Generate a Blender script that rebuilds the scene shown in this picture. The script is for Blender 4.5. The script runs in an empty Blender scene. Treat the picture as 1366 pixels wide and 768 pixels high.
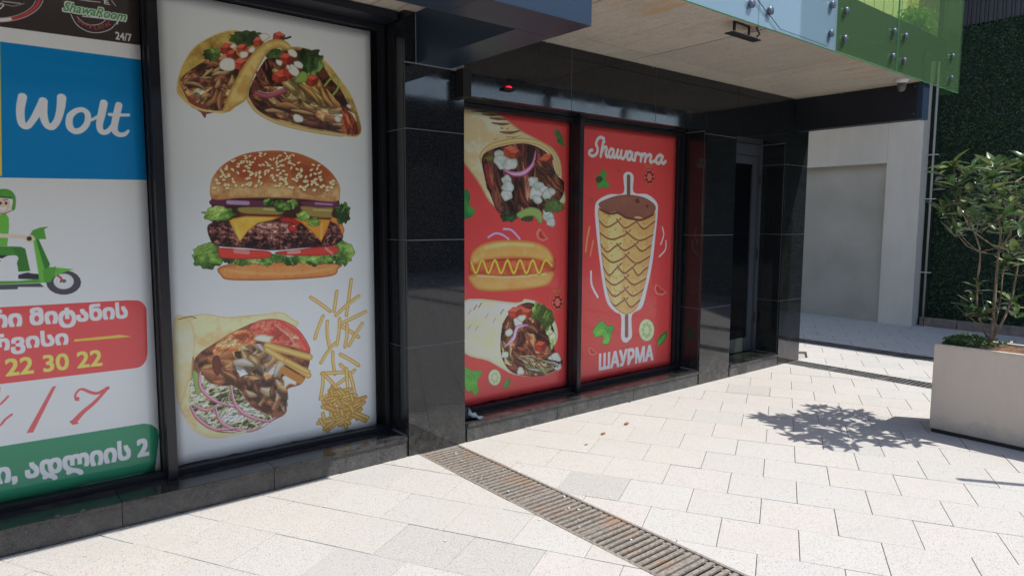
import bpy, math, random
import numpy as np
from mathutils import Matrix, Vector

C = bpy.context.scene.collection
S = bpy.context.scene
# ---------------------------------------------------------------- camera
# metres: X runs along the shop front, Y into the building, Z up
EYE = 1.55
YAW, PITCH, ROLL, FPX = math.radians(39.2), math.radians(5.65), math.radians(-.24), 900.0
def _axes():
    sy, cy, sp, cp = math.sin(YAW), math.cos(YAW), math.sin(PITCH), math.cos(PITCH)
    f = np.array([sy*cp, cy*cp, -sp]); r = np.array([cy, -sy, 0.0]); d = np.cross(f, r)
    c, s = math.cos(ROLL), math.sin(ROLL)
    return np.array([c*r+s*d, -s*r+c*d, f])
AX = _axes()
cam_data = bpy.data.cameras.new('camera'); cam = bpy.data.objects.new('camera', cam_data); C.objects.link(cam)
cam_data.sensor_width = 36; cam_data.lens = FPX/1366*36
cam_data.clip_start = .05; cam_data.clip_end = 500
m = Matrix.Identity(4)
for i in range(3):
    m[i][0] = AX[0][i]; m[i][1] = -AX[1][i]; m[i][2] = -AX[2][i]
m[0][3] = 0; m[1][3] = 0; m[2][3] = EYE
cam.matrix_world = m; S.camera = cam
# ---------------------------------------------------------------- light
SUN = Vector((.36, -.49, 1.0)).normalized()          # towards the sun
W = bpy.data.worlds.new('World'); S.world = W; W.use_nodes = True
nt = W.node_tree; nt.nodes.clear()
sky = nt.nodes.new('ShaderNodeTexSky'); sky.sky_type = 'NISHITA'; sky.sun_disc = False
sky.sun_elevation = math.asin(SUN.z); sky.sun_rotation = math.atan2(SUN.x, SUN.y)
bg = nt.nodes.new('ShaderNodeBackground'); bg.inputs[1].default_value = .15
wo = nt.nodes.new('ShaderNodeOutputWorld')
nt.links.new(sky.outputs[0], bg.inputs[0]); nt.links.new(bg.outputs[0], wo.inputs[0])
sl = bpy.data.lights.new('sun', 'SUN'); sl.energy = 3.3; sl.angle = math.radians(.5); sl.color = (1, .955, .89)
so = bpy.data.objects.new('sun', sl); C.objects.link(so); so.location = (3, -4, 12)
so.rotation_euler = SUN.to_track_quat('Z', 'Y').to_euler()
S.view_settings.view_transform = 'Standard'; S.view_settings.look = 'None'
S.view_settings.exposure = 1.0; S.view_settings.gamma = 1
S.cycles.max_bounces = 10; S.cycles.transparent_max_bounces = 12
S.cycles.diffuse_bounces = 5
# ---------------------------------------------------------------- printed artwork painter (flat print on the window films)
def facade_xz(px, py, Y=4.05):
    """where a point measured in the photograph lies on the glass plane"""
    px = np.asarray(px, float); py = np.asarray(py, float)
    v = np.stack([(px-683)/FPX, (py-384)/FPX, np.ones_like(px)], -1) @ AX
    t = Y/v[..., 1]
    return v[..., 0]*t, EYE+v[..., 2]*t
_rng = np.random.RandomState(3)
def _fractal(n=512):
    a = np.zeros((n, n))
    for o in range(1, 7):
        k = 2**(o+1); g = _rng.rand(k, k); idx = np.arange(n)/n*k
        i0 = idx.astype(int); f = idx-i0; f = f*f*(3-2*f); i1 = (i0+1) % k
        a += ((g[i0][:, i0]*(1-f)[None]+g[i0][:, i1]*f[None])*(1-f)[:, None]+(g[i1][:, i0]*(1-f)[None]+g[i1][:, i1]*f[None])*f[:, None]-.5)/1.55**o
    return a/a.std()
NOISE = _fractal()
def s2l(c): c = np.asarray(c, float)/255; return np.where(c < .04045, c/12.92, ((c+.055)/1.055)**2.4)
def l2s(c): c = np.clip(c, 0, 1); return np.where(c < .0031308, c*12.92, 1.055*c**(1/2.4)-.055)
GAIN = [1.75]
def ink(c): return l2s(np.minimum(s2l(c)*GAIN[0], .86))
def curve(p, closed=True, k=5):
    p = np.asarray(p, float); n = len(p)
    if n < 3: return p
    out = []
    rng = range(n) if closed else range(n-1)
    for i in rng:
        if closed: a, b, c, d = p[i-1], p[i], p[(i+1) % n], p[(i+2) % n]
        else: a, b, c, d = p[max(i-1, 0)], p[i], p[i+1], p[min(i+2, n-1)]
        for j in range(k):
            t = j/k
            out.append(.5*((2*b)+(-a+c)*t+(2*a-5*b+4*c-d)*t*t+(-a+3*b-3*c+d)*t**3))
    if not closed: out.append(p[-1])
    return np.array(out)
class Art:
    def __init__(s, x0, x1, z0, z1, res, base):
        s.x0, s.z1, s.res = x0, z1, res
        s.w, s.h = int((x1-x0)*res), int((z1-z0)*res)
        s.a = np.empty((s.h, s.w, 3)); s.a[:] = ink(base); s.zone(0, 0, 1); s.clip = None; s.r = np.random.RandomState(7)
    def zone(s, ox, oy, k): s.o = (ox, oy, k)
    def T(s, p):
        p = np.asarray(p, float); x, z = facade_xz(s.o[0]+p[..., 0]/s.o[2], s.o[1]+p[..., 1]/s.o[2])
        return np.stack([(x-s.x0)*s.res, (s.z1-z)*s.res], -1)
    def sc(s, p):  # canvas px per zone unit
        q = s.T(np.array([p, [p[0]+4, p[1]], [p[0], p[1]+4]])); return .5*(np.linalg.norm(q[1]-q[0])+np.linalg.norm(q[2]-q[0]))/4
    def box(s, q, pad):
        x0 = max(int(q[:, 0].min()-pad), 0); x1 = min(int(q[:, 0].max()+pad)+2, s.w)
        y0 = max(int(q[:, 1].min()-pad), 0); y1 = min(int(q[:, 1].max()+pad)+2, s.h)
        return x0, x1, y0, y1
    def sdf(s, q, b):
        x0, x1, y0, y1 = b; X, Y = np.meshgrid(np.arange(x0, x1)+.5, np.arange(y0, y1)+.5)
        d2 = np.full(X.shape, 1e18); ins = np.zeros(X.shape, bool)
        for i in range(len(q)):
            ax, ay = q[i-1]; bx, by = q[i]; ex, ey = bx-ax, by-ay; L = ex*ex+ey*ey
            if L < 1e-12: continue
            t = np.clip(((X-ax)*ex+(Y-ay)*ey)/L, 0, 1)
            d2 = np.minimum(d2, (X-ax-t*ex)**2+(Y-ay-t*ey)**2)
            c = (ay > Y) != (by > Y)
            if ey: ins ^= c & (X < ax+(Y-ay)*ex/ey)
        d = np.sqrt(d2); return np.where(ins, d, -d), X, Y
    def put(s, b, cov, col):
        x0, x1, y0, y1 = b
        if s.clip is not None: cov = cov*s.clip[y0:y1, x0:x1]
        s.a[y0:y1, x0:x1] = s.a[y0:y1, x0:x1]*(1-cov[..., None])+col*cov[..., None]
    def nz(s, X, Y, k, seed=0):
        n = 512; return NOISE[((Y*k+seed*37) % n).astype(int), ((X*k+seed*91) % n).astype(int)]
    def P(s, pts, col, sm=True, rim=None, rw=3, tex=None, tk=2., ta=.5, dome=0, out=None, ow=1.5, al=1., rag=0, grad=None):
        p = curve(pts) if sm else np.asarray(pts, float)
        q = s.T(p); k = s.sc(p.mean(0)); pad = 2+(ow*k if out is not None else 0)+rag*k
        b = s.box(q, pad)
        if b[1] <= b[0] or b[3] <= b[2]: return
        d, X, Y = s.sdf(q, b)
        if rag: d = d+s.nz(X, Y, 9/k/10*2, 5)*rag*k*.5
        if out is not None: s.put(b, np.clip(d+ow*k+.5, 0, 1)*al, ink(out))
        c = np.empty(d.shape+(3,)); c[:] = ink(col)
        if grad is not None:
            t = np.clip((Y-q[:, 1].min())/(np.ptp(q[:, 1])+1e-6), 0, 1)[..., None]; c = c*(1-t)+ink(grad)*t
        if tex is not None:
            t = np.clip(.5+s.nz(X, Y, tk)*ta*.5, 0, 1)[..., None]; c = c*(1-t)+ink(tex)*t
        if dome:
            gy, gx = np.gradient(np.minimum(d, rw*k*1.6)); t = np.clip(1+dome*(-gx*.5-gy*.9)*-1, .4, 1.5)[..., None]; c = c*t
        if rim is not None:
            t = np.clip(1-d/(rw*k), 0, 1)[..., None]**1.5; c = c*(1-t)+ink(rim)*t
        s.put(b, np.clip(d+.5, 0, 1)*al, np.clip(c, 0, 1))
    def L(s, pts, w, col, sm=True, w1=None, al=1., rim=None):
        p = curve(pts, False) if sm and len(pts) > 2 else np.asarray(pts, float)
        q = s.T(p); k = s.sc(p.mean(0)); ws = np.atleast_1d(np.asarray(w, float))
        if w1 is not None: ws = np.linspace(w, w1, len(p))
        elif len(ws) > 1: ws = np.interp(np.linspace(0, 1, len(p)), np.linspace(0, 1, len(ws)), ws)
        else: ws = np.full(len(p), ws[0])
        ws = ws*k/2; b = s.box(q, ws.max()+2)
        if b[1] <= b[0] or b[3] <= b[2]: return
        x0, x1, y0, y1 = b; X, Y = np.meshgrid(np.arange(x0, x1)+.5, np.arange(y0, y1)+.5); D = np.full(X.shape, -1e9)
        for i in range(len(q)-1):
            ax, ay = q[i]; ex, ey = q[i+1]-q[i]; LL = ex*ex+ey*ey+1e-9
            t = np.clip(((X-ax)*ex+(Y-ay)*ey)/LL, 0, 1)
            D = np.maximum(D, ws[i]+(ws[i+1]-ws[i])*t-np.hypot(X-ax-t*ex, Y-ay-t*ey))
        c = np.empty(D.shape+(3,)); c[:] = ink(col)
        if rim is not None:
            t = np.clip(1-D/(ws.mean()+.01), 0, 1)[..., None]; c = c*(1-t)+ink(rim)*t
        s.put(b, np.clip(D+.5, 0, 1)*al, c)
    def E(s, cx, cy, rx, ry, col, rot=0, **k):
        t = np.linspace(0, 2*np.pi, 18, endpoint=False); c, sn = math.cos(math.radians(rot)), math.sin(math.radians(rot))
        x, y = rx*np.cos(t), ry*np.sin(t)
        s.P(np.stack([cx+x*c-y*sn, cy+x*sn+y*c], -1), col, sm=False, **k)
    def setclip(s, pts, sm=True):
        if pts is None: s.clip = None; return
        q = s.T(curve(pts) if sm else np.asarray(pts, float)); b = s.box(q, 1); d, _, _ = s.sdf(q, b)
        s.clip = np.zeros((s.h, s.w)); s.clip[b[2]:b[3], b[0]:b[1]] = np.clip(d+.5, 0, 1)
    def inside(s, reg, n):
        reg = np.asarray(reg, float); lo, hi = reg.min(0), reg.max(0); o = []
        while len(o) < n:
            p = lo+s.r.rand(2)*(hi-lo); c = False
            for i in range(len(reg)):
                a, b = reg[i-1], reg[i]
                if (a[1] > p[1]) != (b[1] > p[1]) and p[0] < a[0]+(p[1]-a[1])*(b[0]-a[0])/(b[1]-a[1]): c = not c
            if c: o.append(p)
        return sorted(o, key=lambda p: p[1])
    def shreds(s, reg, n, ang, spr, Ln, Wd, cols, ramp=None):
        c_ = np.array(cols, float); m_ = c_.mean(0)
        s.fill(reg, ramp or [m_*.25, c_.min(0)*.8, m_*.95, m_*1.15, np.minimum(c_.max(0)*1.15+10, 255), np.minimum(c_.max(0)*1.3+26, 255)], k=58/Wd/s.sc(reg[0])**.5, ang=ang, st=3.2 if spr < 35 else 1.7, warp=1.2, amp=1.25, seed=n, rag=Wd*.12, sm=False)
        s.setclip(reg); n = int(n*.42)
        for p in s.inside(reg, n):
            a = math.radians(ang+s.r.uniform(-spr, spr)); l = Ln*s.r.uniform(.5, 1.2)/2; bend = s.r.uniform(-.35, .35)*l
            dx, dy = math.cos(a)*l, math.sin(a)*l
            c = np.array(cols[s.r.randint(len(cols))])*s.r.uniform(.8, 1.15); w = Wd*s.r.uniform(.5, 1.2)
            pts = [(p[0]-dx, p[1]-dy), (p[0]-dy/l*bend, p[1]+dx/l*bend), (p[0]+dx, p[1]+dy)]
            s.L([(x+w*.12, y+w*.25) for x, y in pts], w*1.1, c*.3, al=.5)
            s.L(pts, [w*.4, w*.9, w*.3], c, rim=c*.62, al=.75)
            s.L([(x-w*.1, y-w*.18) for x, y in pts], [w*.1, w*.28, w*.1], np.minimum(c*1.28+14, 255), al=.55)
        s.clip = None
    def blob(s, cx, cy, r, col, rim=None, jag=.25, n=9, asp=1., rot=0, **k):
        t = np.linspace(0, 2*np.pi, n, endpoint=False)+s.r.rand(); R = r*(1+s.r.uniform(-jag, jag, n))
        x, y = R*np.cos(t), R*np.sin(t)*asp; c, sn = math.cos(math.radians(rot)), math.sin(math.radians(rot))
        s.P(np.stack([cx+x*c-y*sn, cy+x*sn+y*c], -1), col, rim=rim, **k)
    def smp(s, x, y):
        n = 512; x0 = np.floor(x).astype(int); y0 = np.floor(y).astype(int); fx, fy = x-x0, y-y0
        g = lambda a, b: NOISE[b % n, a % n]
        return (g(x0, y0)*(1-fx)+g(x0+1, y0)*fx)*(1-fy)+(g(x0, y0+1)*(1-fx)+g(x0+1, y0+1)*fx)*fy
    def fill(s, pts, ramp, k=4., ang=0., st=1., warp=1., amp=1., sm=True, rag=0, rim=None, rw=6, al=1., seed=0, relief=1.):
        """a lumpy, lit texture: folded noise coloured dark in its creases and light on its ridges"""
        q = s.T(curve(pts) if sm else np.asarray(pts, float)); kk = s.sc(np.asarray(pts, float).mean(0)); b = s.box(q, 3+rag*kk)
        if b[1] <= b[0] or b[3] <= b[2]: return
        d, X, Y = s.sdf(q, b)
        if rag: d = d+s.smp(X*1.9+seed*13, Y*1.9)*rag*kk*.5
        c, sn = math.cos(math.radians(ang)), math.sin(math.radians(ang)); o = seed*71.3
        u, v = (X*c+Y*sn)/st, (-X*sn+Y*c)
        wx, wy = s.smp(u*k*.35+o, v*k*.35+40)*9*warp, s.smp(u*k*.35+90, v*k*.35+o)*9*warp
        h = -np.abs(s.smp(u*k*.55+wx+o, v*k*.55+wy))*.9+.35*s.smp(u*k*1.6+wx+7, v*k*1.6+wy+o)+.45*s.smp(u*k*.22+o+30, v*k*.22)
        gy, gx = np.gradient(h); lit = np.clip(1-(gx*.6+gy*1.)*relief*1.1, .5, 1.6)
        t = np.clip(.80+h*.34*amp, 0, 1); R_ = np.array([ink(r) for r in ramp]); n = len(ramp)-1; f = t*n; i0 = np.clip(f.astype(int), 0, n-1); f = (f-i0)[..., None]
        col = (R_[i0]*(1-f)+R_[i0+1]*f)*lit[..., None]
        if rim is not None: t = np.clip(1-d/(rw*kk), 0, 1)[..., None]**1.4; col = col*(1-t)+ink(rim)*t
        s.put(b, np.clip(d+.5, 0, 1)*al, np.clip(col, 0, 1))
    def frill(s, cx, cy, rx, ry, n, cols, sz):
        m = 30; t = np.linspace(0, 2*np.pi, m, endpoint=False); R = 1.05*(1+s.r.uniform(-.16, .16, m))
        p = np.stack([cx+rx*R*np.cos(t), cy+ry*R*np.sin(t)], -1); c0 = np.array(cols, float)
        dk, md, lt = c0.min(0)*.55, c0.mean(0), np.minimum(c0.max(0)*1.25+16, 255)
        s.fill(p, [dk, c0.min(0), md, c0.max(0), lt], k=30/sz, warp=2.2, amp=1.25, rim=dk*1.1, rw=sz*.12, seed=int(cx+cy), rag=sz*.12, relief=1.3)
        for _ in range(max(2, n//9)):
            a = s.r.rand()*6.28; q = .5+.5*s.r.rand(); x, y = cx+rx*q*math.cos(a), cy+ry*q*math.sin(a); t_ = s.r.rand()*3.1
            s.L([(x-sz*.6*math.cos(t_), y-sz*.4*math.sin(t_)), (x+2, y-sz*.15), (x+sz*.6*math.cos(t_), y+sz*.4*math.sin(t_))], [sz*.03, sz*.12, sz*.03], lt, al=.55)
    def cubes(s, cs, r, col):
        for x, y in cs:
            k = s.r.uniform(.85, 1.15); c = np.array(col)*s.r.uniform(.88, 1.12); t = s.r.uniform(-.3, .3)
            f = lambda l: [(x+r*k*(a*math.cos(t)-b*math.sin(t)), y+r*k*(a*math.sin(t)+b*math.cos(t))) for a, b in l]
            s.P(f([(-1, -.2), (.2, .1), (.2, 1.1), (-.9, .8)]), c*.8, sm=False, rim=c*.6, rw=r*.25)
            s.P(f([(.2, .1), (1, -.4), (1, .5), (.2, 1.1)]), c*.6, sm=False, rim=c*.45, rw=r*.2)
            s.P(f([(-1, -.2), (-.1, -.8), (1, -.4), (.2, .1)]), np.minimum(c*1.12+8, 255), sm=False, rim=c*.9, rw=r*.2)
    def text(s, tris, left, right, top, bottom, col, shear=0., bold=.03):
        """tris: flattened glyph triangles (N,3,2); the box is given in zone units"""
        a = s.T(np.array([[left, bottom], [right, bottom], [left, top]])); x0 = a[0][0]; x1 = a[1][0]; yb = a[0][1]; yt = a[2][1]
        lo, hi = tris.reshape(-1, 2).min(0), tris.reshape(-1, 2).max(0)
        q = (tris-lo)/(hi-lo); q[..., 0] += shear*q[..., 1]
        q = np.stack([x0+q[..., 0]*(x1-x0), yb+q[..., 1]*(yt-yb)], -1); f = 3
        b = s.box(q.reshape(-1, 2), 6); bx0, bx1, by0, by1 = b
        if bx1 <= bx0 or by1 <= by0: return
        m = np.zeros(((by1-by0)*f, (bx1-bx0)*f), bool)
        for t in q:
            t = (t-[bx0, by0])*f; u0 = max(int(t[:, 0].min())-1, 0); u1 = min(int(t[:, 0].max())+2, m.shape[1]); v0 = max(int(t[:, 1].min())-1, 0); v1 = min(int(t[:, 1].max())+2, m.shape[0])
            if u1 <= u0 or v1 <= v0: continue
            X, Y = np.meshgrid(np.arange(u0, u1)+.5, np.arange(v0, v1)+.5)
            e = [(t[(i+1) % 3][0]-t[i][0])*(Y-t[i][1])-(t[(i+1) % 3][1]-t[i][1])*(X-t[i][0]) for i in range(3)]
            m[v0:v1, u0:u1] |= ((e[0] >= -.01) & (e[1] >= -.01) & (e[2] >= -.01)) | ((e[0] <= .01) & (e[1] <= .01) & (e[2] <= .01))
        kb = int(round(bold*abs(yb-yt)*f))
        for ax in (0, 1):
            e = m.copy()
            for q_ in range(1, kb+1): e |= np.roll(m, q_, ax) | np.roll(m, -q_, ax)
            m = e
        cov = m.reshape(by1-by0, f, bx1-bx0, f).mean((1, 3)); s.put(b, cov, ink(col))
def glyphs(txt, bold=0):
    cu = bpy.data.curves.new('lettering', 'FONT'); cu.body = txt; cu.resolution_u = 4
    ob = bpy.data.objects.new('lettering', cu); C.objects.link(ob)
    me = bpy.data.meshes.new_from_object(ob.evaluated_get(bpy.context.evaluated_depsgraph_get()))
    me.calc_loop_triangles(); v = np.array([x.co[:2] for x in me.vertices])
    t = np.array([l.vertices[:] for l in me.loop_triangles])
    bpy.data.objects.remove(ob); bpy.data.meshes.remove(me); bpy.data.curves.remove(cu)
    return v[t]
LEAFS = [(76, 112, 38), (104, 142, 56), (134, 164, 78), (58, 92, 34), (120, 152, 66)]
MEAT = [(150, 98, 60), (182, 134, 84), (128, 72, 48), (200, 152, 104), (100, 54, 40), (190, 140, 92)]
def tacos(a):
    a.zone(210, 0, 3.658)
    a.P([(95, 455), (98, 390), (125, 310), (175, 235), (240, 190), (310, 160), (370, 148), (440, 165), (520, 200), (480, 330), (380, 520), (320, 550), (220, 545), (130, 490)], (168, 142, 74), rim=(188, 164, 104), rw=9, tex=(120, 92, 36), tk=3, ta=.7)
    reg = [(112, 400), (150, 350), (230, 300), (330, 250), (400, 280), (400, 350), (345, 470), (320, 530), (225, 555), (150, 490)]
    a.P(reg, (92, 50, 32), tex=(50, 24, 18), tk=4, ta=1)
    a.shreds(reg, 60, -40, 60, 80, 30, MEAT)
    a.P([(150, 470), (190, 500), (240, 520), (232, 580), (205, 545), (160, 520)], (110, 50, 35), rim=(70, 28, 20), rag=3)
    a.frill(430, 190, 75, 38, 26, [(40, 62, 28), (60, 85, 38), (30, 45, 24)], 22)
    a.frill(268, 268, 42, 34, 16, [(40, 58, 25), (85, 110, 50), (28, 42, 22)], 20)
    a.cubes([(335, 235), (360, 265), (410, 235), (440, 262), (400, 310), (490, 200), (592, 178)], 30, (178, 62, 48))
    for x, y, r in [(345, 318, 40), (420, 268, 22), (370, 228, 16), (520, 182, 26), (460, 245, 18)]: a.blob(x, y, r, (190, 188, 170), rim=(140, 132, 108), jag=.18, n=7, asp=.8, rw=8)
    a.L([(600, 180), (620, 190), (648, 182)], 9, (30, 45, 22))
    # second taco behind its fold
    a.P([(435, 485), (480, 380), (540, 270), (610, 235), (690, 230), (760, 250), (830, 310), (890, 385), (945, 465), (980, 560), (996, 640), (965, 670), (880, 662), (780, 650), (640, 618), (530, 572), (470, 530)], (170, 146, 84), rim=(190, 168, 112), rw=8, tex=(112, 88, 40), tk=3, ta=.8)
    reg = [(445, 470), (470, 390), (530, 290), (620, 250), (720, 250), (790, 300), (850, 390), (900, 450), (950, 560), (985, 650), (900, 650), (760, 625), (620, 590), (510, 555)]
    a.P(reg, (80, 44, 30), tex=(38, 18, 14), tk=4, ta=1)
    a.shreds([(445, 480), (520, 420), (700, 430), (860, 500), (960, 560), (980, 650), (840, 640), (620, 590)], 62, 14, 26, 130, 32, MEAT)
    a.shreds([(460, 400), (530, 290), (600, 330), (560, 420)], 22, 70, 25, 80, 13, [(90, 45, 35), (120, 65, 50), (140, 90, 60)])
    a.shreds([(560, 340), (760, 360), (900, 520), (760, 520), (640, 450)], 22, 48, 14, 190, 44, [(205, 150, 80), (185, 125, 65), (215, 170, 100)])
    a.L([(480, 455), (540, 468), (620, 440)], 26, (150, 80, 85), rim=(95, 40, 50)); a.L([(490, 445), (545, 455), (612, 432)], 6, (200, 150, 155), al=.6)
    a.frill(745, 300, 60, 62, 34, [(45, 70, 30), (70, 100, 45), (32, 48, 24)], 25); a.frill(570, 262, 50, 24, 16, [(40, 60, 28), (70, 90, 45)], 17)
    a.cubes([(625, 285), (612, 365), (645, 350), (752, 390), (590, 375)], 34, (180, 60, 45))
    for x, y, r in [(660, 262, 26), (592, 306, 18), (662, 345, 34), (688, 318, 24), (686, 580, 26), (640, 330, 14), (935, 520, 14), (878, 580, 20)]: a.blob(x, y, r, (188, 188, 172), rim=(135, 125, 105), jag=.2, n=7, asp=.75, rot=40, rw=7)
    a.P([(668, 398), (700, 350), (730, 362), (728, 395), (700, 405)], (110, 140, 60), rim=(70, 95, 40), rw=8)
    a.L([(815, 420), (845, 385), (875, 380), (880, 430), (850, 470)], 9, (120, 140, 60))
    a.L([(440, 480), (480, 540), (560, 588), (660, 620), (800, 648), (900, 660)], 17, (178, 158, 108), rim=(140, 116, 66))
    a.shreds([(900, 520), (950, 560), (990, 640), (960, 665), (900, 640)], 14, 70, 30, 60, 14, [(120, 45, 25), (150, 70, 40)])
    # fold of the first taco
    a.P([(318, 552), (335, 490), (370, 410), (420, 320), (470, 255), (530, 205), (580, 193), (625, 203), (652, 232), (640, 245), (590, 236), (545, 250), (510, 300), (470, 375), (445, 440), (430, 488), (375, 525)], (186, 158, 92), rim=(140, 108, 52), rw=16, tex=(160, 128, 66), tk=4, ta=.8)
    a.L([(360, 490), (400, 400), (455, 310), (520, 240), (580, 212)], 14, (190, 164, 96), al=.45)
    a.L([(100, 455), (150, 505), (220, 538), (320, 550)], 12, (176, 152, 92))
def burger(a):
    a.zone(210, 190, 3.658)
    a.P([(262, 260), (450, 268), (700, 268), (885, 280), (905, 420), (890, 500), (560, 520), (270, 490)], (48, 26, 20), sm=False)
    a.P([(295, 612), (380, 590), (600, 580), (880, 588), (880, 618), (852, 650), (700, 666), (500, 673), (345, 670), (308, 648)], (188, 122, 66), rim=(132, 72, 32), rw=15, tex=(170, 100, 50), tk=3, ta=.6)
    a.L([(330, 622), (500, 640), (700, 636), (850, 615)], 14, (208, 150, 92), al=.4)
    a.P([(430, 560), (560, 560), (580, 585), (545, 590), (540, 608), (520, 592), (480, 588), (450, 578)], (205, 200, 190), rim=(160, 150, 140), rw=5)
    a.frill(245, 550, 75, 62, 50, LEAFS, 36); a.frill(905, 540, 48, 58, 36, LEAFS, 32)
    for x in range(350, 890, 60): a.frill(x, 572+8*math.sin(x*.05), 40, 24, 9, LEAFS, 26)
    a.P([(300, 515), (420, 522), (545, 532), (540, 562), (420, 570), (312, 562), (298, 540)], (178, 52, 44), rim=(120, 30, 28), rw=8); a.L([(380, 530), (440, 536)], 22, (205, 130, 120), al=.7)
    a.P([(575, 535), (700, 520), (862, 503), (865, 545), (700, 553), (610, 548)], (172, 50, 42), rim=(118, 30, 28), rw=8); a.L([(640, 536), (690, 532)], 18, (215, 150, 140), al=.7); a.L([(820, 516), (850, 540)], 12, (200, 150, 140), al=.6)
    reg = [(246, 405), (300, 388), (420, 398), (540, 385), (700, 388), (800, 400), (880, 400), (903, 440), (896, 480), (840, 505), (700, 515), (560, 526), (430, 515), (290, 503), (252, 460)]
    a.P(reg, (104, 62, 54), rim=(58, 30, 26), rw=22, tex=(44, 22, 20), tk=7, ta=1.3)
    a.fill(reg, [(22, 10, 10), (62, 32, 30), (108, 66, 58), (140, 92, 80), (186, 138, 124)], k=7, warp=1.5, amp=1.2, rim=(50, 26, 24), rw=16, relief=1.4)
    a.setclip(reg)
    for p in a.inside(reg, 26):
        c = np.array([(120, 74, 64), (84, 46, 42), (140, 92, 80), (60, 32, 30)][a.r.randint(4)]); a.blob(p[0], p[1], a.r.uniform(7, 17), c, rim=c*.5, jag=.35, asp=.7, rw=6, al=.9)
        a.blob(p[0]-3, p[1]-4, 4, (178, 130, 118), al=.5, n=6)
    a.setclip(None)
    a.P([(268, 278), (420, 276), (560, 286), (590, 300), (560, 314), (400, 312), (270, 308)], (78, 34, 56), rim=(40, 14, 28), rw=6); a.L([(345, 292), (440, 296)], 20, (165, 150, 178), al=.75)
    a.P([(700, 288), (790, 285), (872, 290), (868, 318), (790, 316), (715, 310)], (84, 38, 60), rim=(44, 16, 30), rw=5); a.L([(770, 298), (850, 303)], 9, (165, 140, 168), al=.7)
    a.P([(395, 318), (500, 314), (610, 320), (600, 352), (500, 352), (410, 345)], (124, 112, 56), rim=(80, 66, 28), rw=7); a.L([(520, 325), (590, 330)], 10, (175, 165, 120), al=.6)
    a.P([(700, 310), (790, 315), (855, 318), (850, 350), (850, 370), (740, 362), (705, 335)], (128, 108, 54), rim=(76, 54, 28), rw=8); a.L([(760, 328), (845, 332)], 9, (180, 170, 125), al=.5)
    a.P([(415, 350), (600, 355), (600, 372), (430, 365)], (90, 32, 26))
    a.P([(344, 374), (430, 358), (600, 362), (560, 380), (490, 395), (440, 435), (402, 487), (375, 440)], (216, 138, 46), rim=(150, 82, 18), rw=9, sm=False, tex=(228, 160, 70), ta=.6); a.L([(380, 395), (402, 470)], 10, (236, 180, 90), al=.5)
    a.P([(640, 372), (700, 368), (845, 376), (825, 430), (798, 487), (755, 440), (700, 392)], (210, 122, 40), rim=(150, 74, 18), rw=9, sm=False); a.L([(800, 400), (798, 470)], 10, (232, 165, 85), al=.5)
    a.P([(850, 365), (880, 375), (910, 420), (900, 450), (880, 405), (845, 385)], (200, 110, 50), rim=(140, 70, 25), rw=6)
    a.P([(598, 372), (640, 366), (690, 385), (690, 400), (665, 402), (650, 392), (610, 388)], (150, 32, 28), rim=(95, 16, 14), rw=6); a.blob(658, 418, 22, (165, 40, 34), rim=(90, 14, 12), jag=.08, asp=.9, rw=9); a.E(665, 408, 7, 4, (225, 150, 140), al=.8)
    a.frill(300, 350, 72, 36, 44, LEAFS, 30); a.frill(905, 345, 34, 52, 30, LEAFS, 28)
    for x, y in [(545, 292), (570, 300), (600, 318), (630, 335), (655, 300), (685, 295), (625, 310), (680, 345), (710, 360), (740, 380), (762, 388), (650, 330), (600, 300)][::2]: a.frill(x, y, 30, 22, 9, LEAFS, 24)
    bun = [(259, 265), (257, 215), (275, 160), (330, 102), (420, 58), (520, 42), (610, 42), (700, 58), (790, 100), (850, 150), (886, 208), (889, 255), (880, 286), (820, 288), (700, 276), (560, 270), (400, 272), (290, 280)]
    a.P(bun, (146, 78, 40), grad=(196, 162, 108), rim=(150, 104, 60), rw=10, tex=(134, 60, 28), tk=2, ta=.5)
    a.setclip(bun)
    a.P([(330, 60), (600, 30), (860, 120), (870, 190), (700, 215), (450, 190), (300, 200)], (128, 56, 26), al=.55, rim=(146, 78, 40), rw=70)
    a.P([(640, 110), (760, 120), (830, 210), (780, 262), (700, 240), (660, 170)], (96, 36, 20), al=.5, rim=(130, 60, 30), rw=45)
    for x in range(300, 880, 9): a.L([(x+a.r.uniform(-3, 3), 262), (x+a.r.uniform(-6, 6), 225)], 3, (214, 184, 132), al=.25)
    for p in a.inside([(275, 230), (290, 150), (360, 90), (470, 50), (640, 48), (780, 100), (860, 180), (880, 240), (700, 230), (480, 215)], 175):
        r = (p[1]-40)/200; a.E(p[0]+2, p[1]+4, 9, 4+3*r, (80, 34, 18), rot=a.r.uniform(-60, 60), al=.6)
        t = a.r.uniform(-60, 60)+(20 if p[0] < 450 else -20); a.E(p[0], p[1], 10, 4.5+3*r, (210, 190, 148), rot=t, rim=(165, 130, 82), rw=4)
    a.setclip(None)
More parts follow.
